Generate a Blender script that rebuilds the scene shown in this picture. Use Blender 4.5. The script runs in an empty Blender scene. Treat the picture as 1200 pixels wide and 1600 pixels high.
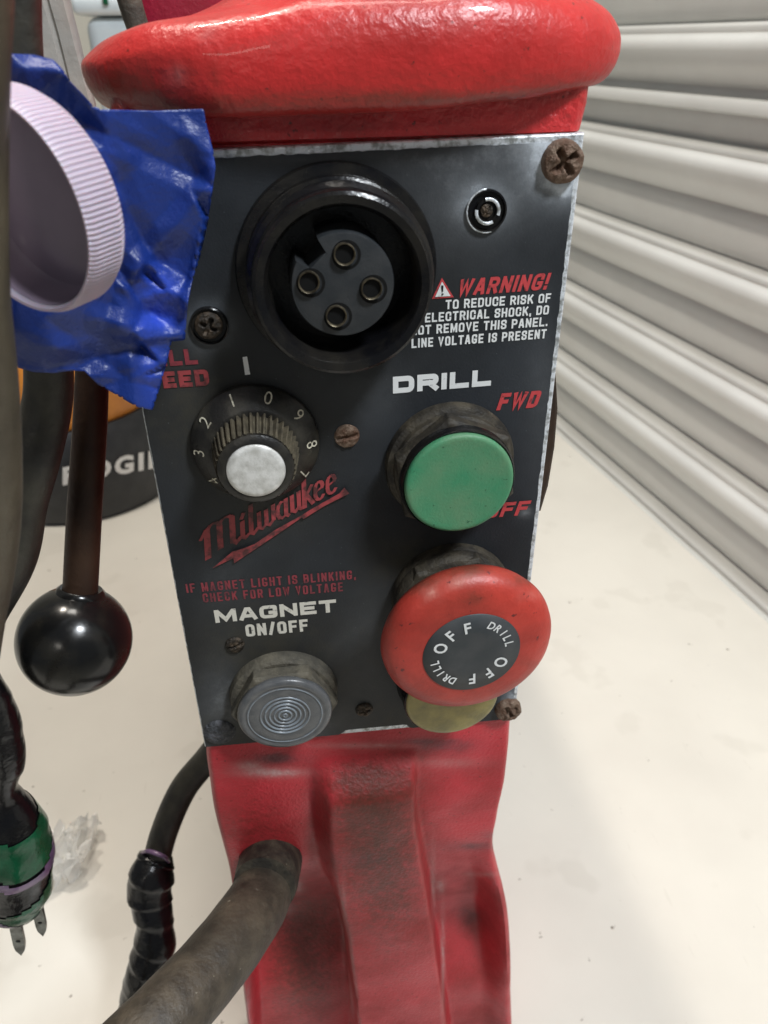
import bpy, bmesh, math, random
from mathutils import Vector, Matrix, noise
random.seed(7)
D = bpy.data
S = bpy.context.scene
rad = math.radians

# ------------------------------------------------------------ camera
FPX = 1180.0
_p, _y, _r = rad(32), rad(8), rad(0.8)
F = Vector((math.sin(_y)*math.cos(_p), math.cos(_y)*math.cos(_p), -math.sin(_p)))
R0 = Vector((math.cos(_y), -math.sin(_y), 0)); U0 = R0.cross(F)
R = R0*math.cos(_r) - U0*math.sin(_r); U = U0*math.cos(_r) + R0*math.sin(_r)
LIFT = .036
CAM = Vector((0.01, 0, .30+LIFT)) - F*0.2
cd = D.cameras.new('camera'); cam = D.objects.new('camera', cd); S.collection.objects.link(cam)
M = Matrix((R, U, -F)).transposed().to_4x4(); M.translation = CAM
cam.matrix_world = M
cd.sensor_fit = 'HORIZONTAL'; cd.sensor_width = 36; cd.lens = FPX/1200*36
cd.clip_start = .005; cd.clip_end = 50
cd.dof.use_dof = True; cd.dof.focus_distance = .193; cd.dof.aperture_fstop = 34
S.camera = cam

# ------------------------------------------------------------ light
S.view_settings.view_transform = 'Standard'; S.view_settings.look = 'None'
S.view_settings.exposure = 0.12; S.view_settings.gamma = 1
W = D.worlds.new('World'); S.world = W; W.use_nodes = True
W.node_tree.nodes['Background'].inputs[0].default_value = (.88, .95, 1.0, 1)
W.node_tree.nodes['Background'].inputs[1].default_value = .14
def area(name, loc, target, size, power, col, sy=None):
    l = D.lights.new(name, 'AREA'); l.energy = power; l.color = col
    l.shape = 'RECTANGLE'; l.size = size; l.size_y = sy or size
    o = D.objects.new(name, l); S.collection.objects.link(o)
    o.location = loc
    o.rotation_euler = (Vector(target)-Vector(loc)).to_track_quat('-Z', 'Y').to_euler()
    return o
area('ceiling_lamp', (-.42, .56, 2.2), (0, .1, .1), .12, 18, (1, .91, .79), .12)
area('overhead_panel', (.16, .30, 2.5), (0.2, .2, 0), .5, 19, (1, .95, .87), .5)
area('added_cool_lamp', (.43, -.50, 1.25), (0.02, 0, .3), .16, 13.0, (.90, .95, 1.0), .18)  # unseen close lamp added to throw the red button's shadow
area('room_lamp', (-.45, -1.1, .95), (0, 0, .25), .22, 1.0, (1, .94, .84), .1)

# ------------------------------------------------------------ pixel helpers (layout measured on the photograph, placed at real depths)
def ray(px, py): return F + R*((px-600)/FPX) - U*((py-800)/FPX)
def P(px, py, y):
    d = ray(px, py); return CAM + d*((y-CAM.y)/d.y)
def PZ(px, py, z):
    d = ray(px, py); return CAM + d*((z-CAM.z)/d.z)
def proj(v):
    v = Vector(v)-CAM; z = v.dot(F); return 600+FPX*v.dot(R)/z, 800-FPX*v.dot(U)/z
def zax(v): return (Vector(v)-CAM).dot(F)
def pr(rpx, v): return rpx/FPX*zax(v)
def sstep(a, b, x):
    t = max(0, min(1, (x-a)/(b-a))); return t*t*(3-2*t)

# ------------------------------------------------------------ materials
def mat(name, col, col2=None, scale=60, lo=.4, hi=.65, rough=.5, metal=0, bump=0, bscale=400, spec=.5, coat=0,
        detail=6, speck=None, speck_scale=900, speck_t=.68, attrs=None, rough2=None, trans=0, sub=0, bump2=0, bscale2=60):
    m = D.materials.new(name); m.use_nodes = True
    nt = m.node_tree; N = nt.nodes; L = nt.links; b = N['Principled BSDF']
    tc = N.new('ShaderNodeTexCoord')
    def nz(sc, det=detail, rg=.55):
        n = N.new('ShaderNodeTexNoise'); n.inputs['Scale'].default_value = sc
        n.inputs['Detail'].default_value = det; n.inputs['Roughness'].default_value = rg
        L.new(tc.outputs['Object'], n.inputs['Vector']); return n.outputs['Fac']
    def rng(src, a, c, lo2=0, hi2=1):
        r = N.new('ShaderNodeMapRange'); r.inputs[1].default_value = a; r.inputs[2].default_value = c
        r.inputs[3].default_value = lo2; r.inputs[4].default_value = hi2
        L.new(src, r.inputs[0]); return r.outputs[0]
    def mix(fac, a, c):
        x = N.new('ShaderNodeMix'); x.data_type = 'RGBA'
        if isinstance(fac, float): x.inputs[0].default_value = fac
        else: L.new(fac, x.inputs[0])
        for s, v in ((6, a), (7, c)):
            if isinstance(v, tuple): x.inputs[s].default_value = (*v, 1)
            else: L.new(v, x.inputs[s])
        return x.outputs[2]
    cur = col
    if col2:
        f = rng(nz(scale), lo, hi); cur = mix(f, col, col2)
        if rough2 is not None: L.new(rng(nz(scale), lo, hi, rough, rough2), b.inputs['Roughness'])
    if attrs:
        for an, ac, nsc, amt in attrs:
            at = N.new('ShaderNodeAttribute'); at.attribute_name = an
            mu = N.new('ShaderNodeMath'); mu.operation = 'MULTIPLY'
            nv = nz(nsc, 9, .72)
            L.new(at.outputs['Fac'], mu.inputs[0]); L.new(rng(nv, .30, .62, .40, .66), mu.inputs[1])
            ad = N.new('ShaderNodeMath'); ad.operation = 'MULTIPLY_ADD'; ad.inputs[1].default_value = 1.7
            L.new(nv, ad.inputs[0]); L.new(at.outputs['Fac'], ad.inputs[2])
            rag = rng(ad.outputs[0], 1.30, 1.85, 0, .28)
            ga = N.new('ShaderNodeMath'); ga.operation = 'MULTIPLY'; L.new(rag, ga.inputs[0]); L.new(rng(at.outputs['Fac'], .02, .25), ga.inputs[1])
            mx_ = N.new('ShaderNodeMath'); mx_.operation = 'ADD'; mx_.use_clamp = True
            L.new(mu.outputs[0], mx_.inputs[0]); L.new(ga.outputs[0], mx_.inputs[1])
            fm = N.new('ShaderNodeMath'); fm.operation = 'MULTIPLY'; fm.use_clamp = True; fm.inputs[1].default_value = amt
            L.new(mx_.outputs[0], fm.inputs[0])
            cur = mix(fm.outputs[0], cur, ac)
    if speck: cur = mix(rng(nz(speck_scale, 3), speck_t, speck_t+.05), cur, speck)
    if isinstance(cur, tuple): b.inputs['Base Color'].default_value = (*cur, 1)
    else: L.new(cur, b.inputs['Base Color'])
    if not (col2 and rough2 is not None): b.inputs['Roughness'].default_value = rough
    b.inputs['Metallic'].default_value = metal
    b.inputs['Specular IOR Level'].default_value = spec
    b.inputs['Coat Weight'].default_value = coat
    if trans: b.inputs['Transmission Weight'].default_value = trans
    if sub:
        b.inputs['Subsurface Weight'].default_value = sub; b.inputs['Subsurface Scale'].default_value = .002
    prev = None
    for st, sc in ((bump, bscale), (bump2, bscale2)):
        if st:
            bp = N.new('ShaderNodeBump'); bp.inputs['Strength'].default_value = st
            bp.inputs['Distance'].default_value = .0012
            L.new(nz(sc, 4), bp.inputs['Height'])
            if prev: L.new(prev, bp.inputs['Normal'])
            prev = bp.outputs[0]
    if prev: L.new(prev, b.inputs['Normal'])
    return m

M_red = mat('red_casting_paint', (.60, .026, .030), (.43, .020, .018), 45, rough=.30, bump=.7, bscale=480, coat=.3, speck=(.16, .02, .015), speck_scale=700, speck_t=.66,
            bump2=.25, bscale2=90, attrs=[('grime_shade', (.105, .032, .018), 260, .75), ('scuff_sheen', (.42, .30, .28), 520, .7)])
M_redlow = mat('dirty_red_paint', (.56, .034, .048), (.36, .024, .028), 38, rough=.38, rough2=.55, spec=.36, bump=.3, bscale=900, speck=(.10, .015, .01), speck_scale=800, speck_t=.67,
            attrs=[('grime_shade', (.085, .020, .012), 420, 1.0), ('soot', (.045, .03, .038), 160, .85), ('scuff_sheen', (.52, .38, .36), 420, .85)])
M_lip = mat('red_flange_paint', (.56, .025, .024), (.40, .020, .018), 45, rough=.36, bump=.30, bscale=520, coat=.12, speck=(.16, .02, .015), speck_scale=700, speck_t=.68,
            bump2=.3, bscale2=90, attrs=[('grime_shade', (.105, .032, .018), 260, .75), ('scuff_sheen', (.42, .30, .28), 520, .7)])
M_pink = mat('magenta_red_paint', (.36, .02, .05), (.25, .015, .03), 60, rough=.35, bump=.2, bscale=600)
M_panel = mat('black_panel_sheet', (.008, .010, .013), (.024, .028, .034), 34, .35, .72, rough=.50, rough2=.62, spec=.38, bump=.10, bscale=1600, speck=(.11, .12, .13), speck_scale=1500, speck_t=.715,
            attrs=[('grime_shade', (.050, .044, .030), 160, .9), ('scuff_sheen', (.20, .21, .22), 260, .9), ('bare', (.60, .65, .70), 500, 1.0)])
M_alu = mat('worn_bare_aluminium', (.78, .82, .86), (.30, .31, .30), 520, .46, .64, rough=.38, metal=.35, bump=.3, bscale=1200)
M_aludirty = mat('dirty_bare_edge', (.40, .40, .36), (.14, .13, .09), 170, .38, .6, rough=.45, metal=.5, bump=.3, bscale=900)
M_rub = mat('grimy_black_rubber', (.020, .017, .013), (.064, .053, .036), 170, .4, .66, rough=.62, bump=.35, bscale=900, spec=.4)
M_rubmag = mat('dusty_grey_brown_nut', (.060, .055, .044), (.13, .115, .085), 170, .38, .66, rough=.7, bump=.4, bscale=900, spec=.35)
M_blk = mat('black_connector_plastic', (.005, .005, .006), (.018, .016, .013), 110, .42, .7, spec=.32, rough=.20, bump=.10, bscale=900)
M_insert = mat('charcoal_insert_plastic', (.014, .017, .020), (.026, .028, .030), 200, rough=.55, bump=.08, bscale=1500)
M_void = mat('black_recess', (.004, .004, .004), rough=.8, spec=.2)
M_brass = mat('tarnished_brass', (.26, .22, .15), (.06, .05, .035), 500, rough=.38, metal=.8)
M_green = mat('green_button_plastic', (.042, .245, .118), (.105, .250, .130), 85, .35, .65, rough=.42, rough2=.55, bump=.15, bscale=1400, speck=(.03, .11, .055), speck_scale=700, speck_t=.66, sub=.05)
M_mush = mat('worn_red_button_plastic', (.52, .048, .032), (.36, .030, .020), 95, .38, .66, rough=.44, bump=.12, bscale=900, speck=(.14, .02, .018), speck_scale=420, speck_t=.665,
            attrs=[('grime_shade', (.11, .035, .02), 160, 1.0), ('scuff_sheen', (.62, .30, .24), 700, .9)])
M_sticker = mat('charcoal_sticker', (.034, .040, .044), (.052, .055, .058), 160, rough=.5, speck=(.12, .12, .12), speck_scale=1600, speck_t=.72)
M_yel = mat('olive_yellow_cap', (.37, .31, .11), (.20, .175, .08), 150, .32, .66, rough=.36, metal=.25, bump=.12, bscale=900)
M_lens = mat('grey_ridged_lens', (.085, .088, .092), (.12, .12, .12), 300, rough=.30, bump=.1, bscale=1800)
M_ring = mat('pale_lens_ridge', (.22, .25, .28), (.15, .16, .17), 300, rough=.3)  # paler than the lens: the ridges' reflection put into their colour
M_knob = mat('black_knob_skirt', (.012, .011, .010), (.050, .045, .034), 130, .42, .72, rough=.38, bump=.15, bscale=1200)
M_flute = mat('dusty_fluted_grip', (.050, .042, .028), (.115, .096, .062), 260, .36, .66, rough=.6, bump=.3, bscale=1300)
M_cap = mat('brushed_silver_cap', (.78, .77, .74), (.52, .51, .47), 420, .35, .68, rough=.42, metal=.25, bump=.15, bscale=1800)
M_rust = mat('rusty_screw_steel', (.115, .060, .036), (.20, .14, .10), 420, .38, .62, rough=.6, metal=.35, bump=.5, bscale=1600)
M_rustd = mat('dark_rusty_screw', (.030, .024, .018), (.10, .070, .045), 500, .42, .66, rough=.5, metal=.4, bump=.5, bscale=1600)
M_dirt = mat('caked_grime', (.040, .042, .046), (.10, .10, .11), 400, .4, .62, rough=.7, bump=.8, bscale=900)
M_halo = mat('paint_chip_halo', (.45, .48, .52), (.10, .11, .12), 600, .40, .56, rough=.4, metal=.3)
def printm(name, col, under, lo, hi, sc=700):
    return mat(name, under, col, sc, lo, hi, rough=.5, bump=.05, bscale=1500)
M_pw = printm('white_panel_print', (.74, .75, .74), (.16, .17, .18), .24, .36)
M_pw2 = printm('worn_cream_print', (.66, .63, .55), (.16, .16, .15), .27, .40, 800)
M_pr = printm('red_panel_print', (.52, .055, .060), (.16, .028, .03), .32, .44)
M_pr2 = printm('faded_red_print', (.34, .050, .055), (.09, .025, .026), .36, .56, 420)
M_pr3 = printm('rubbed_dark_red_print', (.26, .036, .048), (.11, .026, .034), .34, .54, 380)
M_num = printm('gold_white_numerals', (.62, .58, .46), (.16, .14, .10), .34, .48, 900)
M_tape = mat('blue_painters_tape', (.005, .022, .15), (.008, .034, .22), 50, .35, .7, rough=.40, bump=.2, bscale=1100, attrs=[('grime_shade', (.035, .085, .60), 200, 1.0)])
M_lilac = mat('lilac_plastic', (.50, .43, .52), (.46, .39, .47), 60, rough=.42, sub=.2)
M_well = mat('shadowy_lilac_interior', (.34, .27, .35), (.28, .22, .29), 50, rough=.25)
M_ball = mat('glossy_black_ball', (.006, .006, .006), (.016, .014, .010), 90, .5, .8, rough=.20, rough2=.38, bump=.05, bscale=200, spec=.42)
M_rod = mat('brown_oiled_steel', (.020, .010, .007), (.052, .027, .015), 60, .35, .7, rough=.50, bump=.2, bscale=500, spec=.3)
M_cord = mat('dark_cord_rubber', (.014, .013, .011), (.040, .037, .027), 90, rough=.5, bump=.2, bscale=500)
M_cordo = mat('olive_brown_cord', (.045, .036, .023), (.095, .078, .050), 70, .35, .7, rough=.5, bump=.2, bscale=500)
M_cable = mat('grimy_brown_cable', (.030, .023, .016), (.078, .061, .042), 170, .34, .70, rough=.55, bump=.3, bscale=700, bump2=.3, bscale2=220, speck=(.20, .18, .14), speck_scale=500, speck_t=.72)
M_etape = mat('glossy_black_tape', (.004, .004, .005), (.008, .008, .008), 90, rough=.24, spec=.38, bump=.5, bscale=160)
M_etg = mat('green_tape', (.004, .085, .035), (.004, .05, .02), 140, rough=.22, bump=.4, bscale=160)
M_etp = mat('mauve_tape', (.20, .12, .22), (.10, .06, .12), 140, rough=.25, bump=.4, bscale=160)
M_steel = mat('plug_steel', (.20, .21, .20), (.09, .09, .085), 300, rough=.25, metal=.9)
M_table = mat('cream_white_tabletop', (.67, .645, .585), (.61, .585, .53), 9, .35, .72, rough=.34, bump=.06, bscale=90, speck=(.16, .13, .10), speck_scale=110, speck_t=.715,
              attrs=None)
def add_scratches(m, strength, sx, sy, ang, t):
    nt = m.node_tree; N = nt.nodes; L = nt.links; b = N['Principled BSDF']
    src = b.inputs['Base Color'].links[0].from_socket
    tc = N.new('ShaderNodeTexCoord'); mp = N.new('ShaderNodeMapping'); mp.inputs['Scale'].default_value = (sx, sy, 1); mp.inputs['Rotation'].default_value = (0, 0, rad(ang))
    n = N.new('ShaderNodeTexNoise'); n.inputs['Scale'].default_value = 1; n.inputs['Detail'].default_value = 3
    L.new(tc.outputs['Object'], mp.inputs['Vector']); L.new(mp.outputs[0], n.inputs['Vector'])
    r = N.new('ShaderNodeMapRange'); r.inputs[1].default_value = t; r.inputs[2].default_value = t+.04; r.inputs[4].default_value = strength
    L.new(n.outputs['Fac'], r.inputs[0])
    x = N.new('ShaderNodeMix'); x.data_type = 'RGBA'; L.new(r.outputs[0], x.inputs[0]); L.new(src, x.inputs[6]); x.inputs[7].default_value = (.30, .27, .22, 1)
    L.new(x.outputs[2], b.inputs['Base Color'])
add_scratches(M_table, .10, 300, 40, 25, .70); add_scratches(M_table, .10, 16, 16, 0, .61)
M_door = mat('cream_painted_door_steel', (.76, .775, .76), (.68, .69, .675), 8, .35, .65, rough=.30, bump=.05, bscale=80, speck=(.25, .23, .2), speck_scale=60, speck_t=.76)
M_orange = mat('orange_tool_plastic', (.62, .23, .030), (.52, .18, .024), 40, rough=.45, bump=.2, bscale=300)
M_tblk = mat('charcoal_tool_plastic', (.016, .018, .022), (.026, .028, .032), 60, rough=.38)
M_white = mat('white_letter_paint', (.80, .80, .80), rough=.5)
M_grey = mat('weathered_grey_metal', (.36, .36, .33), (.44, .38, .32), 34, .38, .66, rough=.55, bump=.4, bscale=200, speck=(.18, .11, .08), speck_scale=120, speck_t=.66)
M_bin = mat('pale_grey_bin_plastic', (.50, .56, .60), (.66, .72, .74), 9, .38, .66, rough=.22)
M_wall = mat('cream_wall_paint', (.78, .76, .68), (.70, .68, .60), 6, rough=.7)
M_base = mat('oily_dark_steel', (.035, .025, .018), (.075, .05, .034), 60, rough=.42, metal=.4, bump=.3, bscale=300)
m = D.materials.new('clear_wrapper_film'); m.use_nodes = True
nt = m.node_tree; b = nt.nodes['Principled BSDF']; o_ = nt.nodes['Material Output']
b.inputs['Base Color'].default_value = (.95, .95, .93, 1); b.inputs['Roughness'].default_value = .08; b.inputs['Specular IOR Level'].default_value = 1.0
t_ = nt.nodes.new('ShaderNodeBsdfTransparent'); mx = nt.nodes.new('ShaderNodeMixShader'); mx.inputs[0].default_value = .55
nt.links.new(t_.outputs[0], mx.inputs[1]); nt.links.new(b.outputs[0], mx.inputs[2]); nt.links.new(mx.outputs[0], o_.inputs[0])
M_film = m

# ------------------------------------------------------------ mesh helpers
def mk(name, V, Fc, m, parent=None, smooth=True, label=None, sharp=None):
    me = D.meshes.new(name); me.from_pydata([tuple(v) for v in V], [], Fc); me.update()
    me.materials.append(m)
    o = D.objects.new(name, me); S.collection.objects.link(o)
    bm = bmesh.new(); bm.from_mesh(me); bmesh.ops.recalc_face_normals(bm, faces=bm.faces); bm.to_mesh(me); bm.free()
    if smooth:
        me.polygons.foreach_set('use_smooth', [True]*len(me.polygons))
        if sharp:
            try: me.set_sharp_from_angle(angle=rad(sharp))
            except Exception: pass
    if parent is not None: par(o, parent)
    if label: o['label'] = label
    return o
def par(o, p):
    o.parent = p
    mw = Matrix.Identity(4); q = p; chain = []
    while q is not None: chain.append(q); q = q.parent
    for q in reversed(chain): mw = mw @ q.matrix_parent_inverse @ q.matrix_basis
    o.matrix_parent_inverse = mw.inverted()
def thing(name, label, cat, loc=(0, 0, 0), group=None):
    o = D.objects.new(name, None); S.collection.objects.link(o); o.location = loc; o.empty_display_size = .02
    o['label'] = label; o['category'] = cat
    if group: o['group'] = group
    return o
def tag(o, label, cat, group=None):
    o['label'] = label; o['category'] = cat
    if group: o['group'] = group
def struct(o): o['kind'] = 'structure'; return o

def lathe_vf(prof, n, c, axis=Vector((0, -1, 0)), phase=0, rmod=None, close=False):
    axis = axis.normalized()
    up = Vector((0, 0, 1)) if abs(axis.z) < .9 else Vector((0, 1, 0))
    zz = (up - axis*up.dot(axis)).normalized(); xx = zz.cross(axis)*1.0
    if axis.y < 0 and xx.x < 0: xx = -xx
    V = []; Fc = []
    rows = []
    for k, (r, h) in enumerate(prof):
        if r < 1e-7: rows.append([len(V)]); V.append(Vector(c)+axis*h); continue
        row = []
        for i in range(n):
            a = 2*math.pi*i/n+phase
            rr = r*(rmod(a, k, i) if rmod else 1)
            row.append(len(V)); V.append(Vector(c)+xx*(rr*math.cos(a))+zz*(rr*math.sin(a))+axis*h)
        rows.append(row)
    for a, b in zip(rows, rows[1:]):
        for i in range(n):
            j = (i+1) % n
            if len(a) == 1 and len(b) == 1: continue
            if len(a) == 1: Fc.append((a[0], b[i], b[j]))
            elif len(b) == 1: Fc.append((a[i], a[j], b[0]))
            else: Fc.append((a[i], a[j], b[j], b[i]))
    return V, Fc
def lathe(name, prof, n, c, m, parent=None, axis=Vector((0, -1, 0)), phase=0, rmod=None, smooth=True, sharp=40, label=None):
    V, Fc = lathe_vf(prof, n, c, axis, phase, rmod)
    return mk(name, V, Fc, m, parent, smooth, label, sharp)
def catmull(pts, sub):
    out = []
    n = len(pts)
    for i in range(n-1):
        p0 = pts[max(0, i-1)]; p1 = pts[i]; p2 = pts[i+1]; p3 = pts[min(n-1, i+2)]
        for s in range(sub):
            t = s/sub
            out.append([.5*((2*p1[k])+(-p0[k]+p2[k])*t+(2*p0[k]-5*p1[k]+4*p2[k]-p3[k])*t*t+(-p0[k]+3*p1[k]-3*p2[k]+p3[k])*t**3) for k in range(len(p1))])
    out.append(list(pts[-1])); return out
def chord_spline(pts, sub):
    """smooth curve through unevenly spaced points"""
    n = len(pts); K = len(pts[0])
    if n < 3: return catmull(pts, sub)
    d = [max(1e-6, math.dist(pts[i][:3], pts[i+1][:3]))**.75 for i in range(n-1)]
    m = []
    for i in range(n):
        if i == 0: m.append([(pts[1][k]-pts[0][k])/d[0] for k in range(K)])
        elif i == n-1: m.append([(pts[-1][k]-pts[-2][k])/d[-1] for k in range(K)])
        else:
            a, b = d[i-1], d[i]
            m.append([((pts[i][k]-pts[i-1][k])/a*b+(pts[i+1][k]-pts[i][k])/b*a)/(a+b) for k in range(K)])
    out = []
    for i in range(n-1):
        h = d[i]
        for j in range(sub):
            t = j/sub; t2, t3 = t*t, t**3
            out.append([(2*t3-3*t2+1)*pts[i][k]+(t3-2*t2+t)*h*m[i][k]+(-2*t3+3*t2)*pts[i+1][k]+(t3-t2)*h*m[i+1][k] for k in range(K)])
    out.append(list(pts[-1])); return out
def tube(name, pts, m, parent=None, n=20, sub=10, cap=True, rough=0, rscale=60, flat=1.0, sharp=None, wrap=0, turns=9, keep=None):
    """pts: (x,y,z,r)"""
    C = chord_spline(pts, sub); V = []; Fc = []
    up = Vector((0, 1, 0.01)); prev = None
    for i, q in enumerate(C):
        p = Vector(q[:3]); a = Vector(C[max(0, i-1)][:3]); b = Vector(C[min(len(C)-1, i+1)][:3])
        t = (b-a).normalized()
        if prev is None: s = t.cross(up).normalized()
        else: s = (prev - t*prev.dot(t)).normalized()
        prev = s; w = t.cross(s)
        for k in range(n):
            an = 2*math.pi*k/n
            v = p+(s*math.cos(an)+w*math.sin(an)*flat)*q[3]
            if wrap:
                ph = (i/(len(C)-1)*turns+an/(2*math.pi)+.35*noise.noise(p*60)) % 1
                v = p+(v-p)*(1+wrap*(ph if ph < .88 else (1-ph)/.12*.88))
            if rough:
                nn = noise.noise(v*rscale)+.5*noise.noise(v*rscale*2.3)
                v = p+(v-p)*(1+rough*nn)
            V.append(v)
    L = len(C)
    for i in range(L-1):
        for k in range(n):
            j = (k+1) % n
            if keep and not keep(i/(L-1), 2*math.pi*k/n): continue
            Fc.append((i*n+k, i*n+j, (i+1)*n+j, (i+1)*n+k))
    if cap: Fc += [tuple(range(n))[::-1], tuple((L-1)*n+k for k in range(n))]
    return mk(name, V, Fc, m, parent, True, sharp=sharp or 60)
def box(name, lo, hi, m, parent=None, bev=.001, seg=2):
    bm = bmesh.new(); bmesh.ops.create_cube(bm, size=1)
    for v in bm.verts:
        v.co = Vector([(lo[k]+hi[k])/2+v.co[k]*(hi[k]-lo[k]) for k in range(3)])
    if bev: bmesh.ops.bevel(bm, geom=bm.edges[:], offset=bev, segments=seg, profile=.5, affect='EDGES')
    me = D.meshes.new(name); bm.to_mesh(me); bm.free(); me.materials.append(m)
    me.polygons.foreach_set('use_smooth', [True]*len(me.polygons))
    try: me.set_sharp_from_angle(angle=rad(50))
    except Exception: pass
    o = D.objects.new(name, me); S.collection.objects.link(o)
    if parent: par(o, parent)
    return o
def plate(name, poly, y0, y1, m, parent, bev=.0003):
    """poly of world (x,z); prism between y0 (front) and y1"""
    bm = bmesh.new()
    a = [bm.verts.new((x, y0, z)) for x, z in poly]; f = bm.faces.new(a)
    r = bmesh.ops.extrude_face_region(bm, geom=[f])
    for v in r['geom']:
        if isinstance(v, bmesh.types.BMVert): v.co.y = y1
    bmesh.ops.recalc_face_normals(bm, faces=bm.faces)
    if bev: bmesh.ops.bevel(bm, geom=[e for e in bm.edges if abs(e.verts[0].co.y-y0) < 1e-6 and abs(e.verts[1].co.y-y0) < 1e-6], offset=bev, segments=2, profile=.5, affect='EDGES')
    me = D.meshes.new(name); bm.to_mesh(me); bm.free(); me.materials.append(m)
    o = D.objects.new(name, me); S.collection.objects.link(o); par(o, parent); return o
def blobs(o, name, lst):
    """dirt each with its own shape, stored per point: (px,py,rx,ry,amount)"""
    me = o.data; at = me.attributes.new(name, 'FLOAT', 'POINT')
    for i, v in enumerate(me.vertices):
        x, y = proj(v.co); s = 0
        for bx, by, rx, ry, am in lst:
            d = ((x-bx)/rx)**2+((y-by)/ry)**2
            if d < 5: s = s+am*math.exp(-d*1.2)-s*am*math.exp(-d*1.2)*.8
        at.data[i].value = s

# text -> mesh data in unit cap height
_cache = {}
def glyph(s, off=0, shear=0, spacing=1.0):
    k = (s, off, shear, spacing)
    if k in _cache: return _cache[k]
    c = D.curves.new('t', 'FONT'); c.body = s; c.size = 1; c.offset = off; c.shear = shear; c.space_character = spacing
    c.resolution_u = 3; c.fill_mode = 'FRONT'
    o = D.objects.new('t', c); S.collection.objects.link(o)
    bpy.context.view_layer.update()
    dg = bpy.context.evaluated_depsgraph_get()
    me = o.evaluated_get(dg).to_mesh()
    V = [v.co.copy() for v in me.vertices]; Fc = [tuple(p.vertices) for p in me.polygons]
    o.evaluated_get(dg).to_mesh_clear(); D.objects.remove(o); D.curves.remove(c)
    _cache[k] = (V, Fc); return V, Fc
_H = glyph('H'); CAPH = max(v.y for v in _H[0])
def ptext(name, s, a, b, h, m, parent, off=.015, shear=0, y=-.00075, sp=1.0):
    """print on the panel: baseline from pixel a to b, cap height h px"""
    V, Fc = glyph(s, off, shear, sp)
    x0 = min(v.x for v in V); x1 = max(v.x for v in V)
    A = P(*a, y); B = P(*b, y); up = P((a[0]+b[0])/2, (a[1]+b[1])/2-h, y)-(A+B)/2
    hh = up.z
    ex = (B-A)/(x1-x0); ez = Vector((-ex.z/ex.length*.0, 0, 1))*hh/CAPH
    W_ = [A+ex*(v.x-x0)+ez*v.y for v in V]
    return mk(name, W_, Fc, m, parent, False)
def ptext_at(s, c, ex, ey, h, off=.015, wid=1.0):
    """one glyph centred at c with axes ex, ey"""
    V, Fc = glyph(s, off); x0 = min(v.x for v in V); x1 = max(v.x for v in V)
    k = h/CAPH
    return [c+ex*((v.x-(x0+x1)/2)*k*wid)+ey*((v.y-CAPH/2)*k) for v in V], Fc
def merge(lst):
    V = []; Fc = []
    for v, f in lst:
        o = len(V); V += v; Fc += [tuple(i+o for i in q) for q in f]
    return V, Fc


# heavy condensed print letters, drawn as pen strokes in a 0..1 box; third value 1 = rounded corner
SF = {
 'A': [[(0, 0), (.40, 1), (.60, 1), (1, 0)], [(.2, .27), (.8, .27)]],
 'B': [[(.3, .5), (0, .5), (0, 1), (.96, 1, 1), (.96, .53, 1), (.3, .53)], [(0, .5), (0, 0), (1, 0, 1), (1, .53, 1), (.5, .53)]],
 'C': [[(1, .68), (1, 1, 1), (0, 1, 1), (0, 0, 1), (1, 0, 1), (1, .32)]],
 'D': [[(.5, 1), (0, 1), (0, 0), (1, 0, 1), (1, 1, 1), (.4, 1)]],
 'E': [[(1, 1), (0, 1), (0, 0), (1, 0)], [(.1, .5), (.85, .5)]],
 'F': [[(1, 1), (0, 1), (0, 0)], [(.1, .5), (.85, .5)]],
 'G': [[(1, .78), (1, 1, 1), (0, 1, 1), (0, 0, 1), (1, 0, 1), (1, .42), (.66, .42)]],
 'H': [[(0, 0), (0, 1)], [(1, 0), (1, 1)], [(.1, .5), (.9, .5)]],
 'I': [[(0, 0), (0, 1)]],
 'K': [[(0, 0), (0, 1)], [(.12, .38), (.95, 1)], [(.42, .62), (1, 0)]],
 'L': [[(0, 1), (0, 0), (1, 0)]],
 'M': [[(0, 0), (0, 1)], [(1, 0), (1, 1)], [(.08, .95), (.5, .12), (.92, .95)]],
 'N': [[(0, 0), (0, 1)], [(1, 0), (1, 1)], [(.06, .95), (.94, .05)]],
 'O': [[(.5, 0), (0, 0, 1), (0, 1, 1), (1, 1, 1), (1, 0, 1), (.45, 0)]],
 'P': [[(0, 0), (0, 1), (1, 1, 1), (1, .45, 1), (.1, .45)]],
 'R': [[(0, 0), (0, 1), (1, 1, 1), (1, .47, 1), (.1, .47)], [(.62, .44), (1, 0)]],
 'S': [[(1, .74), (1, 1, 1), (0, 1, 1), (0, .54, 1), (1, .48, 1), (1, 0, 1), (0, 0, 1), (0, .26)]],
 'T': [[(0, 1), (1, 1)], [(.5, .95), (.5, 0)]],
 'U': [[(0, 1), (0, 0, 1), (1, 0, 1), (1, 1)]],
 'V': [[(0, 1), (.5, .0), (1, 1)]],
 'W': [[(0, 1), (.24, 0), (.5, .9), (.76, 0), (1, 1)]],
 ',': [[(0, .06), (0, -.16)]], '.': [[(0, 0), (0, .06)]], '!': [[(0, 1), (0, .42)], [(0, 0), (0, .05)]], '/': [[(0, -.05), (1, 1.05)]],
}
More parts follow.
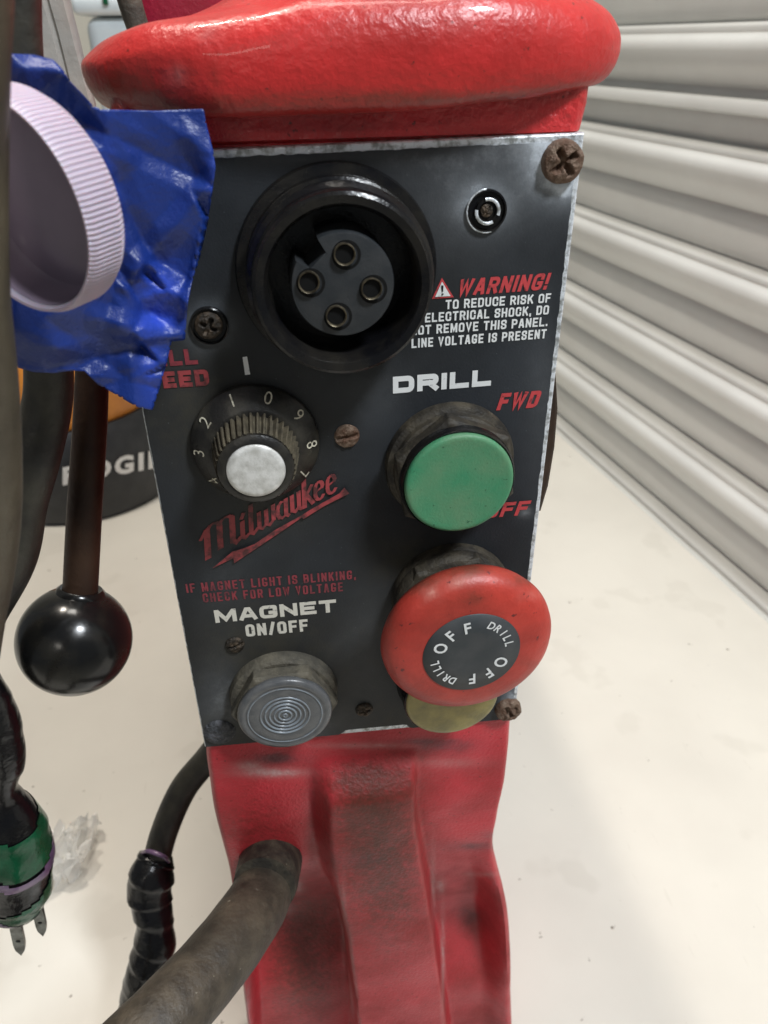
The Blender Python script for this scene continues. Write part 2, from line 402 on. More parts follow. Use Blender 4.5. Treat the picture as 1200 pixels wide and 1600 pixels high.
def sword(word, t, total, gap):
    """stroke lettering fitted to a total width (cap height 1)"""
    mult = {'I': 0, '!': 0, '.': 0, ',': 0, ' ': .62, 'M': 1.28, 'W': 1.45, '/': .55, 'L': .9, 'E': .92, 'F': .9}
    mm = [mult.get(c, 1) for c in word]
    fixed = sum(gap+(0 if c == ' ' else t) for c in word)-gap
    w = max(.05, (total-fixed)/max(.01, sum(mm)))          # centre-line width
    V = []; Fc = []; x = 0; lay = 0
    for c, m_ in zip(word, mm):
        cw = w*m_
        if c == ' ': x += cw+gap; continue
        for path in SF[c]:
            pts = []
            P_ = [(x+t/2+p[0]*cw, t/2+p[1]*(1-t), len(p) > 2) for p in path]
            for i, (a, b, rd) in enumerate(P_):
                if rd and 0 < i < len(P_)-1:
                    pa, pb = P_[i-1], P_[i+1]
                    la_ = math.hypot(pa[0]-a, pa[1]-b); lb_ = math.hypot(pb[0]-a, pb[1]-b); r = min(.24, la_*.48, lb_*.48)
                    s1 = (a+(pa[0]-a)/la_*r, b+(pa[1]-b)/la_*r); s2 = (a+(pb[0]-a)/lb_*r, b+(pb[1]-b)/lb_*r)
                    for k in range(5):
                        q = k/4; pts.append(((1-q)**2*s1[0]+2*q*(1-q)*a+q*q*s2[0], (1-q)**2*s1[1]+2*q*(1-q)*b+q*q*s2[1]))
                else: pts.append((a, b))
            # square ends
            def ext(p, q):
                d = math.hypot(p[0]-q[0], p[1]-q[1]); return (p[0]+(p[0]-q[0])/d*t*.48, p[1]+(p[1]-q[1])/d*t*.48)
            pts[0], pts[-1] = ext(pts[0], pts[1]), ext(pts[-1], pts[-2])
            o = len(V); n = len(pts)
            for i in range(n):
                p0 = pts[max(0, i-1)]; p1 = pts[min(n-1, i+1)]; p = pts[i]
                def un(a, b):
                    d = math.hypot(b[0]-a[0], b[1]-a[1]) or 1; return ((b[0]-a[0])/d, (b[1]-a[1])/d)
                d1 = un(p0, p) if i > 0 else un(p, p1); d2 = un(p, p1) if i < n-1 else d1
                nx, ny = -(d1[1]+d2[1]), d1[0]+d2[0]; L_ = math.hypot(nx, ny) or 1; nx /= L_; ny /= L_
                cs = max(.45, nx*(-d1[1])+ny*d1[0]); h = t/2/cs
                V.append((p[0]+nx*h, p[1]+ny*h, lay*3+i*.12)); V.append((p[0]-nx*h, p[1]-ny*h, lay*3+i*.12))
            for i in range(n-1): Fc.append((o+2*i, o+2*i+2, o+2*i+3, o+2*i+1))
            lay = (lay+1) % 4
        x += cw+t+gap
    return V, Fc, x-gap
def stext(name, word, a, b, h, m, parent, t=.2, gap=.13, shear=0, y=-.00075):
    A = P(*a, y); B = P(*b, y); up = (P((a[0]+b[0])/2, (a[1]+b[1])/2-h, y)-(A+B)/2).z
    total = (B-A).length/up
    V, Fc, tw = sword(word, t, total, gap)
    ex = (B-A)/tw
    return mk(name, [A+ex*(x+shear*yy)+Vector((0, -.0000018*l, up*yy)) for x, yy, l in V], Fc, m, parent, False)

# ============================================================ SETTING
DA = PZ(873, 670, 0); DB = PZ(1200, 959, 0)
dd = (DB-DA).normalized(); dn = Vector((dd.y, -dd.x, 0))
if dn.dot(CAM-DA) < 0: dn = -dn
# table ends a few millimetres before the door
tbl = thing('folding_table', 'cream white tabletop with small specks, under the red machine beside the roll-up door', 'table', (0, .3, -.74))
s0, s1 = -.55, .95
e0 = DA-dd*(-s0)+dn*.012 if False else DA+dd*s0+dn*.006
e1 = DA+dd*s1+dn*.006
poly = [e0, e1, e1-Vector((1.5, 0, 0)), e0-Vector((1.5, 0, 0))]
def slab(name, pts, z0, z1, m, parent, bev=.004):
    bm = bmesh.new(); f = bm.faces.new([bm.verts.new((p.x, p.y, z1)) for p in pts])
    r = bmesh.ops.extrude_face_region(bm, geom=[f])
    for v in r['geom']:
        if isinstance(v, bmesh.types.BMVert): v.co.z = z0
    bmesh.ops.recalc_face_normals(bm, faces=bm.faces)
    if bev: bmesh.ops.bevel(bm, geom=bm.edges[:], offset=bev, segments=3, profile=.5, affect='EDGES')
    me = D.meshes.new(name); bm.to_mesh(me); bm.free(); me.materials.append(m)
    me.polygons.foreach_set('use_smooth', [True]*len(me.polygons)); 
    try: me.set_sharp_from_angle(angle=rad(50))
    except Exception: pass
    o = D.objects.new(name, me); S.collection.objects.link(o)
    if parent: par(o, parent)
    return o
slab('tabletop', poly, -.045, 0, M_table, tbl)
# table legs (out of view below) keep the table standing
for q in (poly[0]*.94+poly[2]*.06, poly[1]*.94+poly[3]*.06, poly[2]*.94+poly[0]*.06, poly[3]*.94+poly[1]*.06):
    tube('leg', [(q.x, q.y, -.74, .014), (q.x, q.y, -.046, .014)], M_grey, tbl, n=12, sub=1)
fl = box('floor', (-4, -4, -.78), (4, 4, -.74), M_wall, bev=0); struct(fl)
bw = box('back_wall', (-3, 2.2, -.739), (3, 2.25, 2.4), M_wall, bev=0); struct(bw)

# roll-up door: one slat after another
door = thing('roll_up_door', 'cream corrugated steel roll-up door with rolled horizontal slats', 'door', DA+dd*.2)
PER = .0825
def slat_profile():
    pts = []
    # z measured down from the slat top; o = offset towards the room
    for z, o in [(0.0, -.003), (.0002, .0040), (.0010, .0090), (.0035, .0110), (.0060, .0100), (.0070, .0104), (.0095, .0132), (.014, .0150), (.0185, .0150), (.024, .0140), (.030, .0112), (.0355, .0076), (.040, .0042),
                 (.0425, .0020), (.0440, -.0012), (.0455, -.0010), (.0470, .0012), (.052, .0022), (.060, .0026), (.070, .0024), (.0765, .0016), (.0800, -.0006), (.0823, -.0022)]:
        pts.append((z, o))
    return pts
ZT = {0: .0855, 1: .1665, 2: .2480, 3: .3310, 4: .4130, 5: .4960, 6: .579, 7: .662}
sp_ = slat_profile()
Vs = []; Fs = []
NS = 24
for i in range(NS+1):
    s = -.62+(1.75)*i/NS
    for z, o in sp_:
        w = .0006*noise.noise(Vector((s*9, z*30, 0)))
        Vs.append(dd*s+dn*(o*1.3-.016+w)+Vector((0, 0, -z*1.088)))
n_ = len(sp_)
for i in range(NS):
    for k in range(n_-1): Fs.append((i*n_+k, (i+1)*n_+k, (i+1)*n_+k+1, i*n_+k+1))
sl = None
for k in range(-1, 13):
    zt = .0930+.0896*k
    if sl is None: sl = mk('slat', Vs, Fs, M_door, None, True); o = sl
    else:
        o = sl.copy(); S.collection.objects.link(o)
    o.parent = None; o.matrix_parent_inverse = Matrix.Identity(4)
    o.location = (DA.x, DA.y, zt)
    o.parent = door; o.matrix_parent_inverse = Matrix.Translation(-door.location)
# seam strip between two sheets of the door
zz_ = .3935
Vq = []; Fq = []
seam = [(.0045, -.0105), (.0040, -.0035), (.001, -.0015), (-.006, -.0022), (-.0075, -.0060), (-.0082, -.0105)]
for i in range(NS+1):
    s = -.62+1.75*i/NS
    for z, o in seam: Vq.append(DA+dd*s+dn*(o+.003)+Vector((0, 0, zz_+z)))
for i in range(NS):
    for k in range(len(seam)-1): a = i*len(seam)+k; c = a+len(seam); Fq.append((a, c, c+1, a+1))
mk('seam_strip', Vq, Fq, M_door, door, True, sharp=50)

# ============================================================ THE DRILL
drill = thing('magnetic_drill_press', 'red magnetic drill press with dirty paint and a black control panel facing the viewer', 'drill press', (.003, .12, 0))
# --- control panel: bare plate and black face sheet
TL = P(149, 248, 0); TR = P(913, 207, 0); BL = P(320, 1166, 0); BR = P(804, 1121, 0)
xl, xr, zt_, zb_ = -.0472, .0533, .3885, .2175
plate_poly = [(TL.x, TL.z+.0007), (TR.x, TR.z), (BR.x, BR.z), (BL.x, BL.z)]
pl = plate('control_panel', plate_poly, -.0003, .0022, M_alu, drill, .0004)
# black sheet: fine grid so that wear can sit on it; edges slightly uneven
def lerp(a, b, t): return a+(b-a)*t
NXp, NZp = 90, 150
V = []; Fc = []
for j in range(NZp+1):
    v = j/NZp
    for i in range(NXp+1):
        u = i/NXp
        l = plate_poly[0][0]*(1-v)+plate_poly[3][0]*v+.0004; r_ = plate_poly[1][0]*(1-v)+plate_poly[2][0]*v-.0013
        nzl = noise.noise(Vector((v*60, 1.3, 0)))*.00014+noise.noise(Vector((v*200, 4.3, 0)))*.00012
        nzr = noise.noise(Vector((v*70, 9.3, 0)))*.00016+noise.noise(Vector((v*220, 2.3, 0)))*.00018
        x = lerp(l+nzl, r_+nzr, u)
        nzt = noise.noise(Vector((u*50, 5.3, 0)))*.0002+noise.noise(Vector((u*160, 7.3, 0)))*.00015
        zt = lerp(plate_poly[0][1], plate_poly[1][1], u)-.0015+nzt
        zb = lerp(plate_poly[3][1], plate_poly[2][1], u)+.0002+.0019*sstep(.42, .45, u)*(1-sstep(.64, .66, u))+nzt*.5
        V.append(Vector((x, -.00060, lerp(zt, zb, v))))
for j in range(NZp):
    for i in range(NXp):
        a = j*(NXp+1)+i; Fc.append((a, a+1, a+NXp+2, a+NXp+1))
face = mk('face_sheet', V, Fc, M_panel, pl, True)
blobs(face, 'grime_shade', [(300, 640, 90, 120, .75), (420, 800, 90, 60, .55), (390, 1010, 120, 90, .6), (430, 700, 110, 110, .5), (640, 880, 80, 60, .8), (450, 1060, 120, 110, .6), (350, 1140, 60, 40, .8), (560, 430, 170, 190, .35), (620, 1130, 100, 40, .7), (590, 1000, 60, 100, .4)])
blobs(face, 'bare', [(880, 252, 50, 50, 1.7), (905, 224, 16, 22, 1.7), (850, 226, 26, 6, 1.2), (755, 318, 40, 34, .8), (878, 298, 14, 10, 1.2), (800, 1100, 16, 22, 1.0), (327, 508, 33, 33, .5)])
blobs(face, 'scuff_sheen', [(345, 1100, 40, 70, .55), (800, 260, 170, 110, .38), (720, 330, 90, 90, .25), (850, 620, 30, 160, .3), (590, 620, 60, 60, .22), (350, 900, 40, 80, .22), (500, 1130, 60, 30, .5), (877, 252, 52, 48, .9), (850, 228, 80, 16, .8), (905, 450, 9, 300, .5), (820, 800, 12, 9, .9), (545, 250, 300, 16, .35), (570, 1020, 40, 90, .25)])  # broad top right patch paints a pale sheen into the colour, among scuffs
# --- print on the panel
def T(nm, *a, **k): return stext(nm, *a, parent=pl, **k)
T('warning_lettering', 'WARNING!', (713, 463), (853, 452.5), 26, M_pr, t=.21, gap=.14, shear=.26)
T('warning_line', 'TO REDUCE RISK OF', (696, 483.5), (860, 472.5), 14.5, M_pw, t=.19, gap=.15)
T('warning_line', 'ELECTRICAL SHOCK, DO', (664, 504), (857, 491), 14.5, M_pw, t=.19, gap=.15)
T('warning_line', 'NOT REMOVE THIS PANEL.', (642, 524), (855, 509.5), 14.5, M_pw, t=.19, gap=.15)
T('warning_line', 'LINE VOLTAGE IS PRESENT', (643, 544), (853, 528.5), 14.5, M_pw, t=.19, gap=.15)
T('drill_lettering', 'DRILL', (614, 615), (767, 602.5), 26, M_pw, t=.31, gap=.17)
T('forward_lettering', 'FWD', (775, 641.5), (838, 636.5), 26, M_pr, t=.23, gap=.15, shear=.26)
T('off_lettering', 'OFF', (755, 810), (822, 804.5), 22, M_pr, t=.23, gap=.16, shear=.26)
T('speed_lettering', 'DRILL', (203, 576), (310, 569), 25, M_pr3, t=.27, gap=.16)
T('speed_lettering', 'SPEED', (203, 610), (328, 602.5), 26, M_pr2, t=.27, gap=.16)
T('low_voltage_lettering', 'IF MAGNET LIGHT IS BLINKING,', (292, 926.5), (556, 904.5), 14, M_pr3, t=.165, gap=.18)
T('low_voltage_lettering', 'CHECK FOR LOW VOLTAGE', (318, 941.5), (536, 923.5), 14, M_pr3, t=.165, gap=.18)
T('magnet_lettering', 'MAGNET', (337, 973.5), (526, 956), 20, M_pw2, t=.26, gap=.16)
T('on_off_lettering', 'ON/OFF', (385, 995), (482, 986), 19, M_pw2, t=.21, gap=.14)
def flat(name, pxs, m, y=-.00078, parent=pl):
    V = [P(x, yy, y) for x, yy in pxs]; return mk(name, V, [tuple(range(len(V)))], m, parent, False)
def flatmulti(name, polys, m, y=-.00078, parent=pl):
    V = []; Fc = []
    for q in polys:
        o = len(V); V += [P(a, b, y-.000012*len(Fc)) for a, b in q]; Fc.append(tuple(range(o, o+len(q))))
    return mk(name, V, Fc, m, parent, False)
flat('dial_mark', [(379, 558), (386, 557), (391, 585), (383, 586)], M_pw)
flat('warning_triangle', [(675, 467), (709, 464.5), (690.5, 434)], M_pr, -.00076)
flat('triangle_field', [(680, 464), (704, 462.5), (690.8, 440)], M_pw, -.00090)
flatmulti('exclamation_mark', [[(689.5, 446), (693, 446), (692.5, 456), (690.5, 456)], [(690, 458.5), (693, 458.3), (693, 461), (690, 461.2)]], M_panel, -.00104)
# script logo, stroke by stroke: local frame along its rising baseline
lo_o = (323, 872); lo_x = (200/10., -103/10.); lo_y = (-.9, -15.5)     # px per local unit
def LP(x, y): return (lo_o[0]+lo_x[0]*x+lo_y[0]*y+.0*x, lo_o[1]+lo_x[1]*x+lo_y[1]*y)
def stroke(pts, w):
    out = []
    for a, b in zip(pts, pts[1:]):
        dx, dy = b[0]-a[0], b[1]-a[1]; L_ = math.hypot(dx, dy); ux, uy = dx/L_, dy/L_
        e = .10*w/.26
        # calligraphic pen: wide on the down strokes, thin across
        ww = w*(.45+.55*abs(uy))/2
        a2 = (a[0]-ux*e, a[1]-uy*e); b2 = (b[0]+ux*e, b[1]+uy*e)
        out.append([LP(a2[0]-uy*ww, a2[1]+ux*ww), LP(b2[0]-uy*ww, b2[1]+ux*ww), LP(b2[0]+uy*ww, b2[1]-ux*ww), LP(a2[0]+uy*ww, a2[1]-ux*ww)])
    return out
def arc(cx, cy, rx, ry, a0, a1, n=7):
    return [(cx+rx*math.cos(rad(a0+(a1-a0)*i/n)), cy+ry*math.sin(rad(a0+(a1-a0)*i/n))) for i in range(n+1)]
LG = []
# M: tall rounded arches
LG.append(([(0.12, 0), (.12, 2.7)], .52)); LG.append((arc(.62, 2.6, .5, .42, 180, 0), .36)); LG.append(([(1.1, .35), (1.1, 2.6)], .48)); LG.append((arc(1.6, 2.6, .5, .42, 180, 0), .36)); LG.append(([(2.08, 2.6), (2.08, .35), (2.35, .05), (2.6, .25)], .48))
LG.append(([(-.35, 2.1), (.0, 2.7), (.3, 2.8)], .34))
LG.append(([(2.85, 1.7), (2.85, .25), (3.05, .05), (3.25, .2)], .38)); LG.append(([(2.82, 2.15), (2.95, 2.45)], .36))        # i
LG.append(([(3.55, 2.9), (3.5, .25), (3.7, .05), (3.95, .3)], .38))                                                        # l
LG.append(([(4.15, 1.75), (4.15, .3), (4.4, .08), (4.7, .35), (4.7, 1.65)], .34)); LG.append(([(4.7, .35), (4.95, .08), (5.25, .4), (5.25, 1.8)], .34))   # w
LG.append((arc(5.95, .92, .38, .8, 70, 300), .32)); LG.append(([(6.25, 1.75), (6.22, .3), (6.4, .08)], .34))               # a
LG.append(([(6.72, 1.75), (6.72, .3), (6.95, .08), (7.2, .35)], .34)); LG.append(([(7.25, 1.8), (7.25, .25), (7.4, .08)], .34))                            # u
LG.append(([(7.7, 3.0), (7.65, .05)], .38)); LG.append(([(7.7, .95), (8.25, 1.8)], .34)); LG.append(([(7.85, 1.1), (8.3, .08)], .36))                       # k
LG.append(([(8.55, .95), (9.05, 1.15)]+arc(8.82, 1.3, .28, .5, 0, 180)+arc(8.85, .75, .33, .68, 180, 320), .30))            # e
LG.append(([(9.5, .95), (10.0, 1.15)]+arc(9.77, 1.3, .28, .5, 0, 180)+arc(9.8, .75, .33, .68, 180, 320), .30))              # e
SL = []
for pts, w in LG: SL += stroke(pts, w*.95)
# slightly different depth per stroke piece would tear; keep them in one printed layer
Vb = []; Fb = []
for i, q in enumerate(SL):
    o = len(Vb); Vb += [P(a, b, -.00072-.000005*i) for a, b in q]; Fb.append((o, o+1, o+2, o+3))
mk('script_logo', Vb, Fb, M_pr2, pl, False)
flatmulti('lightning_underline', [[(332, 888), (363, 862), (373, 868)], [(363, 862), (380, 857), (398, 850), (366, 880)], [(366, 880), (398, 850), (430, 828), (436, 833)], [(430, 828), (470, 806), (484, 800), (436, 833)], [(470, 806), (474, 811), (508, 790), (530, 771), (484, 797)], [(530, 771), (508, 790), (546, 771), (538, 762)]], M_pr2, -.0013)

# --- screws
def cross_head(name, px, py, rpx, m, depth=.0022, kind='cross', ang=20, parent=drill, y=-.0006, dome=.9):
    c = P(px, py, y); r = pr(rpx, c)
    NA, NR = 48, 14; V = [Vector((c.x, c.y-depth*.35, c.z))]; Fc = []
    ca, sa = math.cos(rad(ang)), math.sin(rad(ang))
    for j in range(1, NR+1):
        t = j/NR
        for i in range(NA):
            a = 2*math.pi*i/NA; x = t*math.cos(a); z = t*math.sin(a)
            h = depth*math.sqrt(max(0, 1-(t*dome)**2)) if j < NR else 0
            X, Z = x*ca+z*sa, -x*sa+z*ca
            if kind == 'cross':
                k = min(max(abs(X)/.62, abs(Z)/.15), max(abs(Z)/.62, abs(X)/.15))
            elif kind == 'slot': k = max(abs(X)/.9, abs(Z)/.16)
            else: k = 9
            h -= depth*.65*(1-sstep(.8, 1.15, k))
            h += depth*.22*noise.noise(Vector((x*3+px, z*3, py)))+depth*.10*noise.noise(Vector((x*9+px, z*9, py)))
            V.append(Vector((c.x+r*x, c.y-h, c.z+r*z)))
    for i in range(NA): Fc.append((0, 1+i, 1+(i+1) % NA))
    for j in range(NR-1):
        for i in range(NA):
            a = 1+j*NA; k = (i+1) % NA; Fc.append((a+i, a+NA+i, a+NA+k, a+k))
    return mk(name, V, Fc, m, parent, True)
cross_head('screw', 877, 252, 33, M_rust, .0030, ang=35, dome=.8)['label'] = 'large rusty cross-head screw in the top right corner'
cross_head('screw', 542, 681, 20, M_rust, .0011, 'slot', 5)
cross_head('screw', 367, 1007, 15, M_rustd, .0012, 'slot', 15)
cross_head('screw', 569, 1108, 14, M_rustd, .0012, 'cross', 10)
cross_head('screw', 793, 1106, 21, M_rust, .0028, 'cross', 30, dome=.8)
# buried lower left screw under caked dirt
o = cross_head('screw', 343, 1143, 25, M_dirt, .0016, 'none'); o['label'] = 'screw head buried under black caked dirt'
# black screw with bright ring on the left, beside the tape
c = P(327, 508, -.0006)
lathe('screw_recess', [(pr(30, c), 0), (pr(29.5, c), .0008), (pr(27.5, c), .0010), (pr(26, c), .0004), (0, .0003)], 40, c, M_blk, drill)
cross_head('screw', 326, 508, 22, M_rustd, .0018, 'cross', 60, y=-.0009)
# fuse cap: black recess with two bright arcs
c = P(760, 329, -.0006); r1 = pr(31, c)
fz = lathe('fuse_holder', [(r1*1.04, 0), (r1*1.02, .0007), (r1*.93, .0008), (r1*.88, .0001), (r1*.62, .0001), (r1*.60, .0010), (r1*.45, .0010), (r1*.40, .0004), (0, .0004)], 48, c, M_blk, drill)
def arcband(name, c, ri, ro, a0, a1, h, m, parent, hh=.0003):
    V = []; Fc = []; n = 16
    for i in range(n+1):
        a = rad(a0+(a1-a0)*i/n)
        for rr, dh in ((ri, 0), ((ri+ro)/2, hh), (ro, 0)): V.append(Vector((c.x+rr*math.cos(a), c.y-h-dh, c.z+rr*math.sin(a))))
    for i in range(n):
        for k in (0, 1): Fc.append((i*3+k, i*3+3+k, i*3+4+k, i*3+1+k))
    return mk(name, V, Fc, m, parent, True)
arcband('bright_arc', c, r1*.50, r1*.66, -20, 105, .0011, M_alu, fz); arcband('bright_arc', c, r1*.50, r1*.66, 170, 300, .0011, M_alu, fz)
arcband('bright_rim', c, r1*.98, r1*1.08, 95, 285, .0006, M_alu, fz, .0002)
cross_head('screw_slot', 760, 329, 10, M_rustd, .0008, 'slot', 50, y=-.0012, parent=fz)

# --- four-pin socket
sc = P(520, 417, -.0006); sc.y = -.0006
k1 = zax(P(537, 449, -.0145))/FPX; k0 = zax(sc)/FPX
R0_ = 157*k0; RI = 118*k1; RO = 143*k1; HH = .0140
# centre so that the rim lands at pixel (537,449)
cc = P(537, 449, -.0146); sc = Vector((cc.x, -.0006, cc.z))
shell = lathe('socket_shell', [(R0_, 0), (R0_, .0012), (R0_*.985, .0022), (R0_*.90, .0026), (R0_*.885, .0040), (R0_*.90, .0052), (R0_*.90, .0060), (R0_*.865, .0066), (R0_*.865, .0082), (R0_*.89, .0092), (R0_*.89, .0102), (RO*1.0, .0112), (RO, .0132), (RO*.985, .0143), (RO*.95, .0147), (RI*1.05, .0143), (RI, .0132), (RI*.97, .0060), (RI*.97, .0010), (0, .0010)], 96, sc, M_blk, drill, sharp=35)
RN = 82*k1
def ins_mod(a, k, i):
    d = abs((a-rad(133)+math.pi) % (2*math.pi)-math.pi)
    return 1.0
# insert disc with a square key notch at upper left
NA = 96; outer = []
for i in range(NA):
    a = 2*math.pi*i/NA; x, z = math.cos(a), math.sin(a)
    ca, sa = math.cos(rad(133)), math.sin(rad(133)); X = x*ca+z*sa; Z = -x*sa+z*ca
    if X > 0 and abs(Z) < .235: X = .68; 
    outer.append((X*ca-Z*sa, X*sa+Z*ca))
V = []; Fc = []
HI = .0128
for s_, h in ((1, .0012), (1, HI-.0006), (.975, HI-.0001), (.93, HI), ):
    for x, z in outer: V.append(Vector((sc.x+RN*x*s_, sc.y-h, sc.z+RN*z*s_)))
for j in range(3):
    for i in range(NA): k = (i+1) % NA; Fc.append((j*NA+i, j*NA+k, (j+1)*NA+k, (j+1)*NA+i))
Fc.append(tuple(3*NA+i for i in range(NA)))
ins = mk('socket_insert', V, Fc, M_insert, shell, True, sharp=40)
for (px, py) in ((538.7, 398), (482.7, 442), (581, 452), (525.8, 495)):
    c = P(px, py, sc.y-HI-.001); c.y = sc.y-HI; rr = 17.5*k1
    V, Fc = lathe_vf([(rr*1.25, .00003), (rr*1.22, .0002), (rr*.99, .00003), (rr*.99, .0012), (rr*.90, .0014), (rr*.78, .0012), (rr*.74, .0004), (0, .0004)], 32, c)
    mk('contact_hole', *lathe_vf([(rr*1.3, .00004), (rr*1.02, .00008)], 32, c+Vector((.0004, 0, -.0003))), M_void, shell, True)
    mk('contact', *lathe_vf([(rr*.98, 0), (rr*.98, .0009), (rr*.93, .0011), (rr*.84, .0009), (rr*.82, .0002)], 32, c), M_brass, shell, True, sharp=50)
    mk('contact_bore', *lathe_vf([(rr*.82, .00035), (0, .0003)], 24, c), M_void, shell, True)

# --- speed knob
kc = P(400, 735, -.0150); kb = Vector((kc.x, -.0006, kc.z))
zb = zax(P(398, 681, -.002))/FPX
RS = 100*zb; RG = 69*zax(P(399, 700, -.008))/FPX; RC = 46*zax(kc)/FPX
skirt = lathe('speed_knob', [(RS*.96, .0003), (RS, .0008), (RS, .0016), (RS*.985, .0020), (RG*1.06, .0052), (RG*1.0, .0054), (0, .0054)], 96, kb, M_knob, drill, sharp=35)
NF = 40
def flute(a, k, i): return 1.0 if (i % 4) in (0, 1) else .90
Vf = lathe_vf([(RG*1.0, .0053), (RG*.99, .0060), (RG*.90, .0126), (RG*.87, .0136)], NF*4, kb, rmod=flute)
mk('fluted_grip', *Vf, M_flute, skirt, True, sharp=25)
mk('grip_collar', *lathe_vf([(RG*.85, .0130), (RG*.84, .0139), (RC*1.12, .0147), (RC*1.02, .0147), (RC*1.02, .0140), (0, .014)], 64, kb), M_knob, skirt, True, sharp=40)
mk('silver_cap', *lathe_vf([(RC, .0140), (RC, .0147), (RC*.96, .0151), (RC*.80, .01525), (0, .0153)], 64, kb), M_cap, skirt, True, sharp=60)
rm = (RS+RG)/2*1.04
n_h = .0032; cone_n = Vector((0, n_h, RS-RG)).normalized()
for num in range(10):
    a = rad(72+36*num)
    er = Vector((math.cos(a), 0, math.sin(a))); et = Vector((math.sin(a), 0, -math.cos(a)))
    sl_ = (er*(RS-RG)+Vector((0, 1, 0))*.0031).normalized()     # outward, falling to the panel
    nn_ = et.cross(sl_); 
    if nn_.y > 0: nn_ = -nn_
    hgt = .0052-(rm-RG*1.06)/(RS*.985-RG*1.06)*.0032
    c = kb+er*rm+Vector((0, -hgt, 0))+nn_*.00018
    V, Fc = ptext_at(str(num), c, et, sl_, .0030, off=-.004, wid=.95)
    mk('numeral', V, Fc, M_num, skirt, False)

# --- push buttons
def hexn(name, r, h0, h1, c, m, parent, phase):
    V, Fc = lathe_vf([(r*.97, h0), (r, h0+.0004), (r, h1-.0008), (r*.93, h1), (0, h1)], 6, c, phase=rad(phase))
    o = mk(name, V, Fc, m, parent, False)
    bm = bmesh.new(); bm.from_mesh(o.data)
    bmesh.ops.bevel(bm, geom=bm.edges[:], offset=.0003, segments=2, profile=.5, affect='EDGES'); bm.to_mesh(o.data); bm.free()
    return o
# green
fc = P(718, 757, -.0125); rg = pr(87.5, fc); gb = Vector((fc.x, -.0006, fc.z))
boot = lathe('green_push_button', [(rg*1.22, 0), (rg*1.23, .0012), (rg*1.20, .0024), (rg*1.10, .0030), (rg*1.08, .0044), (rg*1.02, .0050), (0, .005)], 72, gb, M_rub, drill, sharp=35, label='green push button in a grimy black hexagonal nut')
hexn('hex_nut', rg*1.20, .0046, .0092, gb, M_rub, boot, 98)
lathe('button_bezel', [(rg*1.06, .0088), (rg*1.05, .0106), (rg*1.02, .0112), (rg*.98, .0108), (0, .0106)], 72, gb, M_blk, boot)
lathe('button_cap', [(rg*.985, .0104), (rg*.995, .0116), (rg*.975, .0122), (rg*.93, .0125), (rg*.88, .0124), (rg*.5, .01225), (0, .0122)], 96, gb, M_green, boot, sharp=70)
# yellow-olive below the mushroom
fc = P(706, 1092, -.0115); ry = pr(73, fc); yb = Vector((fc.x, -.0006, fc.z))
boot = lathe('yellow_push_button', [(ry*1.10, 0), (ry*1.10, .003), (ry*1.05, .0045), (ry*1.04, .0105), (ry*1.02, .0110), (0, .011)], 64, yb, M_blk, drill, label='olive yellow push button mostly hidden under the red mushroom button')
lathe('button_cap', [(ry*.99, .0106), (ry, .0113), (ry*.97, .0117), (ry*.90, .0118), (0, .0117)], 72, yb, M_yel, boot, sharp=70)
# magnet lamp
fc = P(445.5, 1117, -.0102); rm_ = pr(74.5, fc); mb = Vector((fc.x, -.0006, fc.z))
boot = lathe('magnet_lamp_button', [(rm_*1.15, 0), (rm_*1.16, .0012), (rm_*1.13, .0030), (rm_*1.05, .0038), (0, .0038)], 72, mb, M_rubmag, drill, sharp=35, label='round grey ridged lamp button in a dusty hexagonal nut')
hexn('hex_nut', rm_*1.13, .0036, .0082, mb, M_rubmag, boot, 60)
pf = [(rm_*.93, .0074), (rm_*.985, .0080), (rm_*.985, .0092), (rm_*.95, .0099), (rm_*.84, .0101), (rm_*.82, .0098), (rm_*.80, .0100), (rm_*.56, .0099)]
pf += [(rm_*.5, .00975), (0, .00975)]
lathe('ridged_lens', pf, 96, mb, M_lens, boot, sharp=None)
for q in (.035, .13, .225, .32, .415, .51, .77):
    lathe('lens_ridge', [(rm_*(q-.022), .0096), (rm_*(q-.010), .01015), (rm_*(q+.012), .01015), (rm_*(q+.026), .0096)], 80, mb, M_ring, boot, sharp=None)
# mushroom stop button
fc = P(737, 1020, -.0262); fb = Vector((fc.x, -.0006, fc.z)); kk = zax(fc)/FPX
RH = 136*zax(P(732, 1000, -.0215))/FPX; RST = 78*kk; HS = .0214
boot = lathe('stop_push_button', [(RH*.74, 0), (RH*.75, 0.00167), (RH*.73, 0.00309), (RH*.74, 0.00381), (RH*.73, 0.00595), (RH*.70, 0.00714), (RH*.60, 0.00809), (0, 0.00809)], 72, fb, M_rub, drill, sharp=35, label='large worn red mushroom stop button')
hexn('hex_nut', RH*.76, .0035, .0078, fb, M_rub, boot, 10)
head = lathe('mushroom_head', [(RH*.46, 0.00714), (RH*.46, 0.01012), (RH*.50, 0.01214), (RH*.66, 0.01392), (RH*.86, 0.01559), (RH*.965, 0.01737), (RH*1.0, 0.01952), (RH*.988, 0.02142), (RH*.95, 0.02309), (RH*.88, 0.02440), (RH*.76, 0.02523), (RST*1.02, 0.02558), (RST*.5, 0.02570), (0, 0.02570)], 128, fb, M_mush, boot, sharp=75)
blobs(head, 'grime_shade', [(650, 905, 60, 30, 1.0), (740, 888, 60, 14, .9), (608, 960, 16, 50, .8), (820, 905, 40, 16, .7), (740, 935, 30, 20, .6), (820, 1035, 16, 8, .6), (700, 960, 60, 30, .35)])
blobs(head, 'scuff_sheen', [(672, 926, 14, 8, .9), (720, 910, 34, 5, .7), (663, 1062, 6, 4, 1.0), (830, 930, 20, 6, .4)])
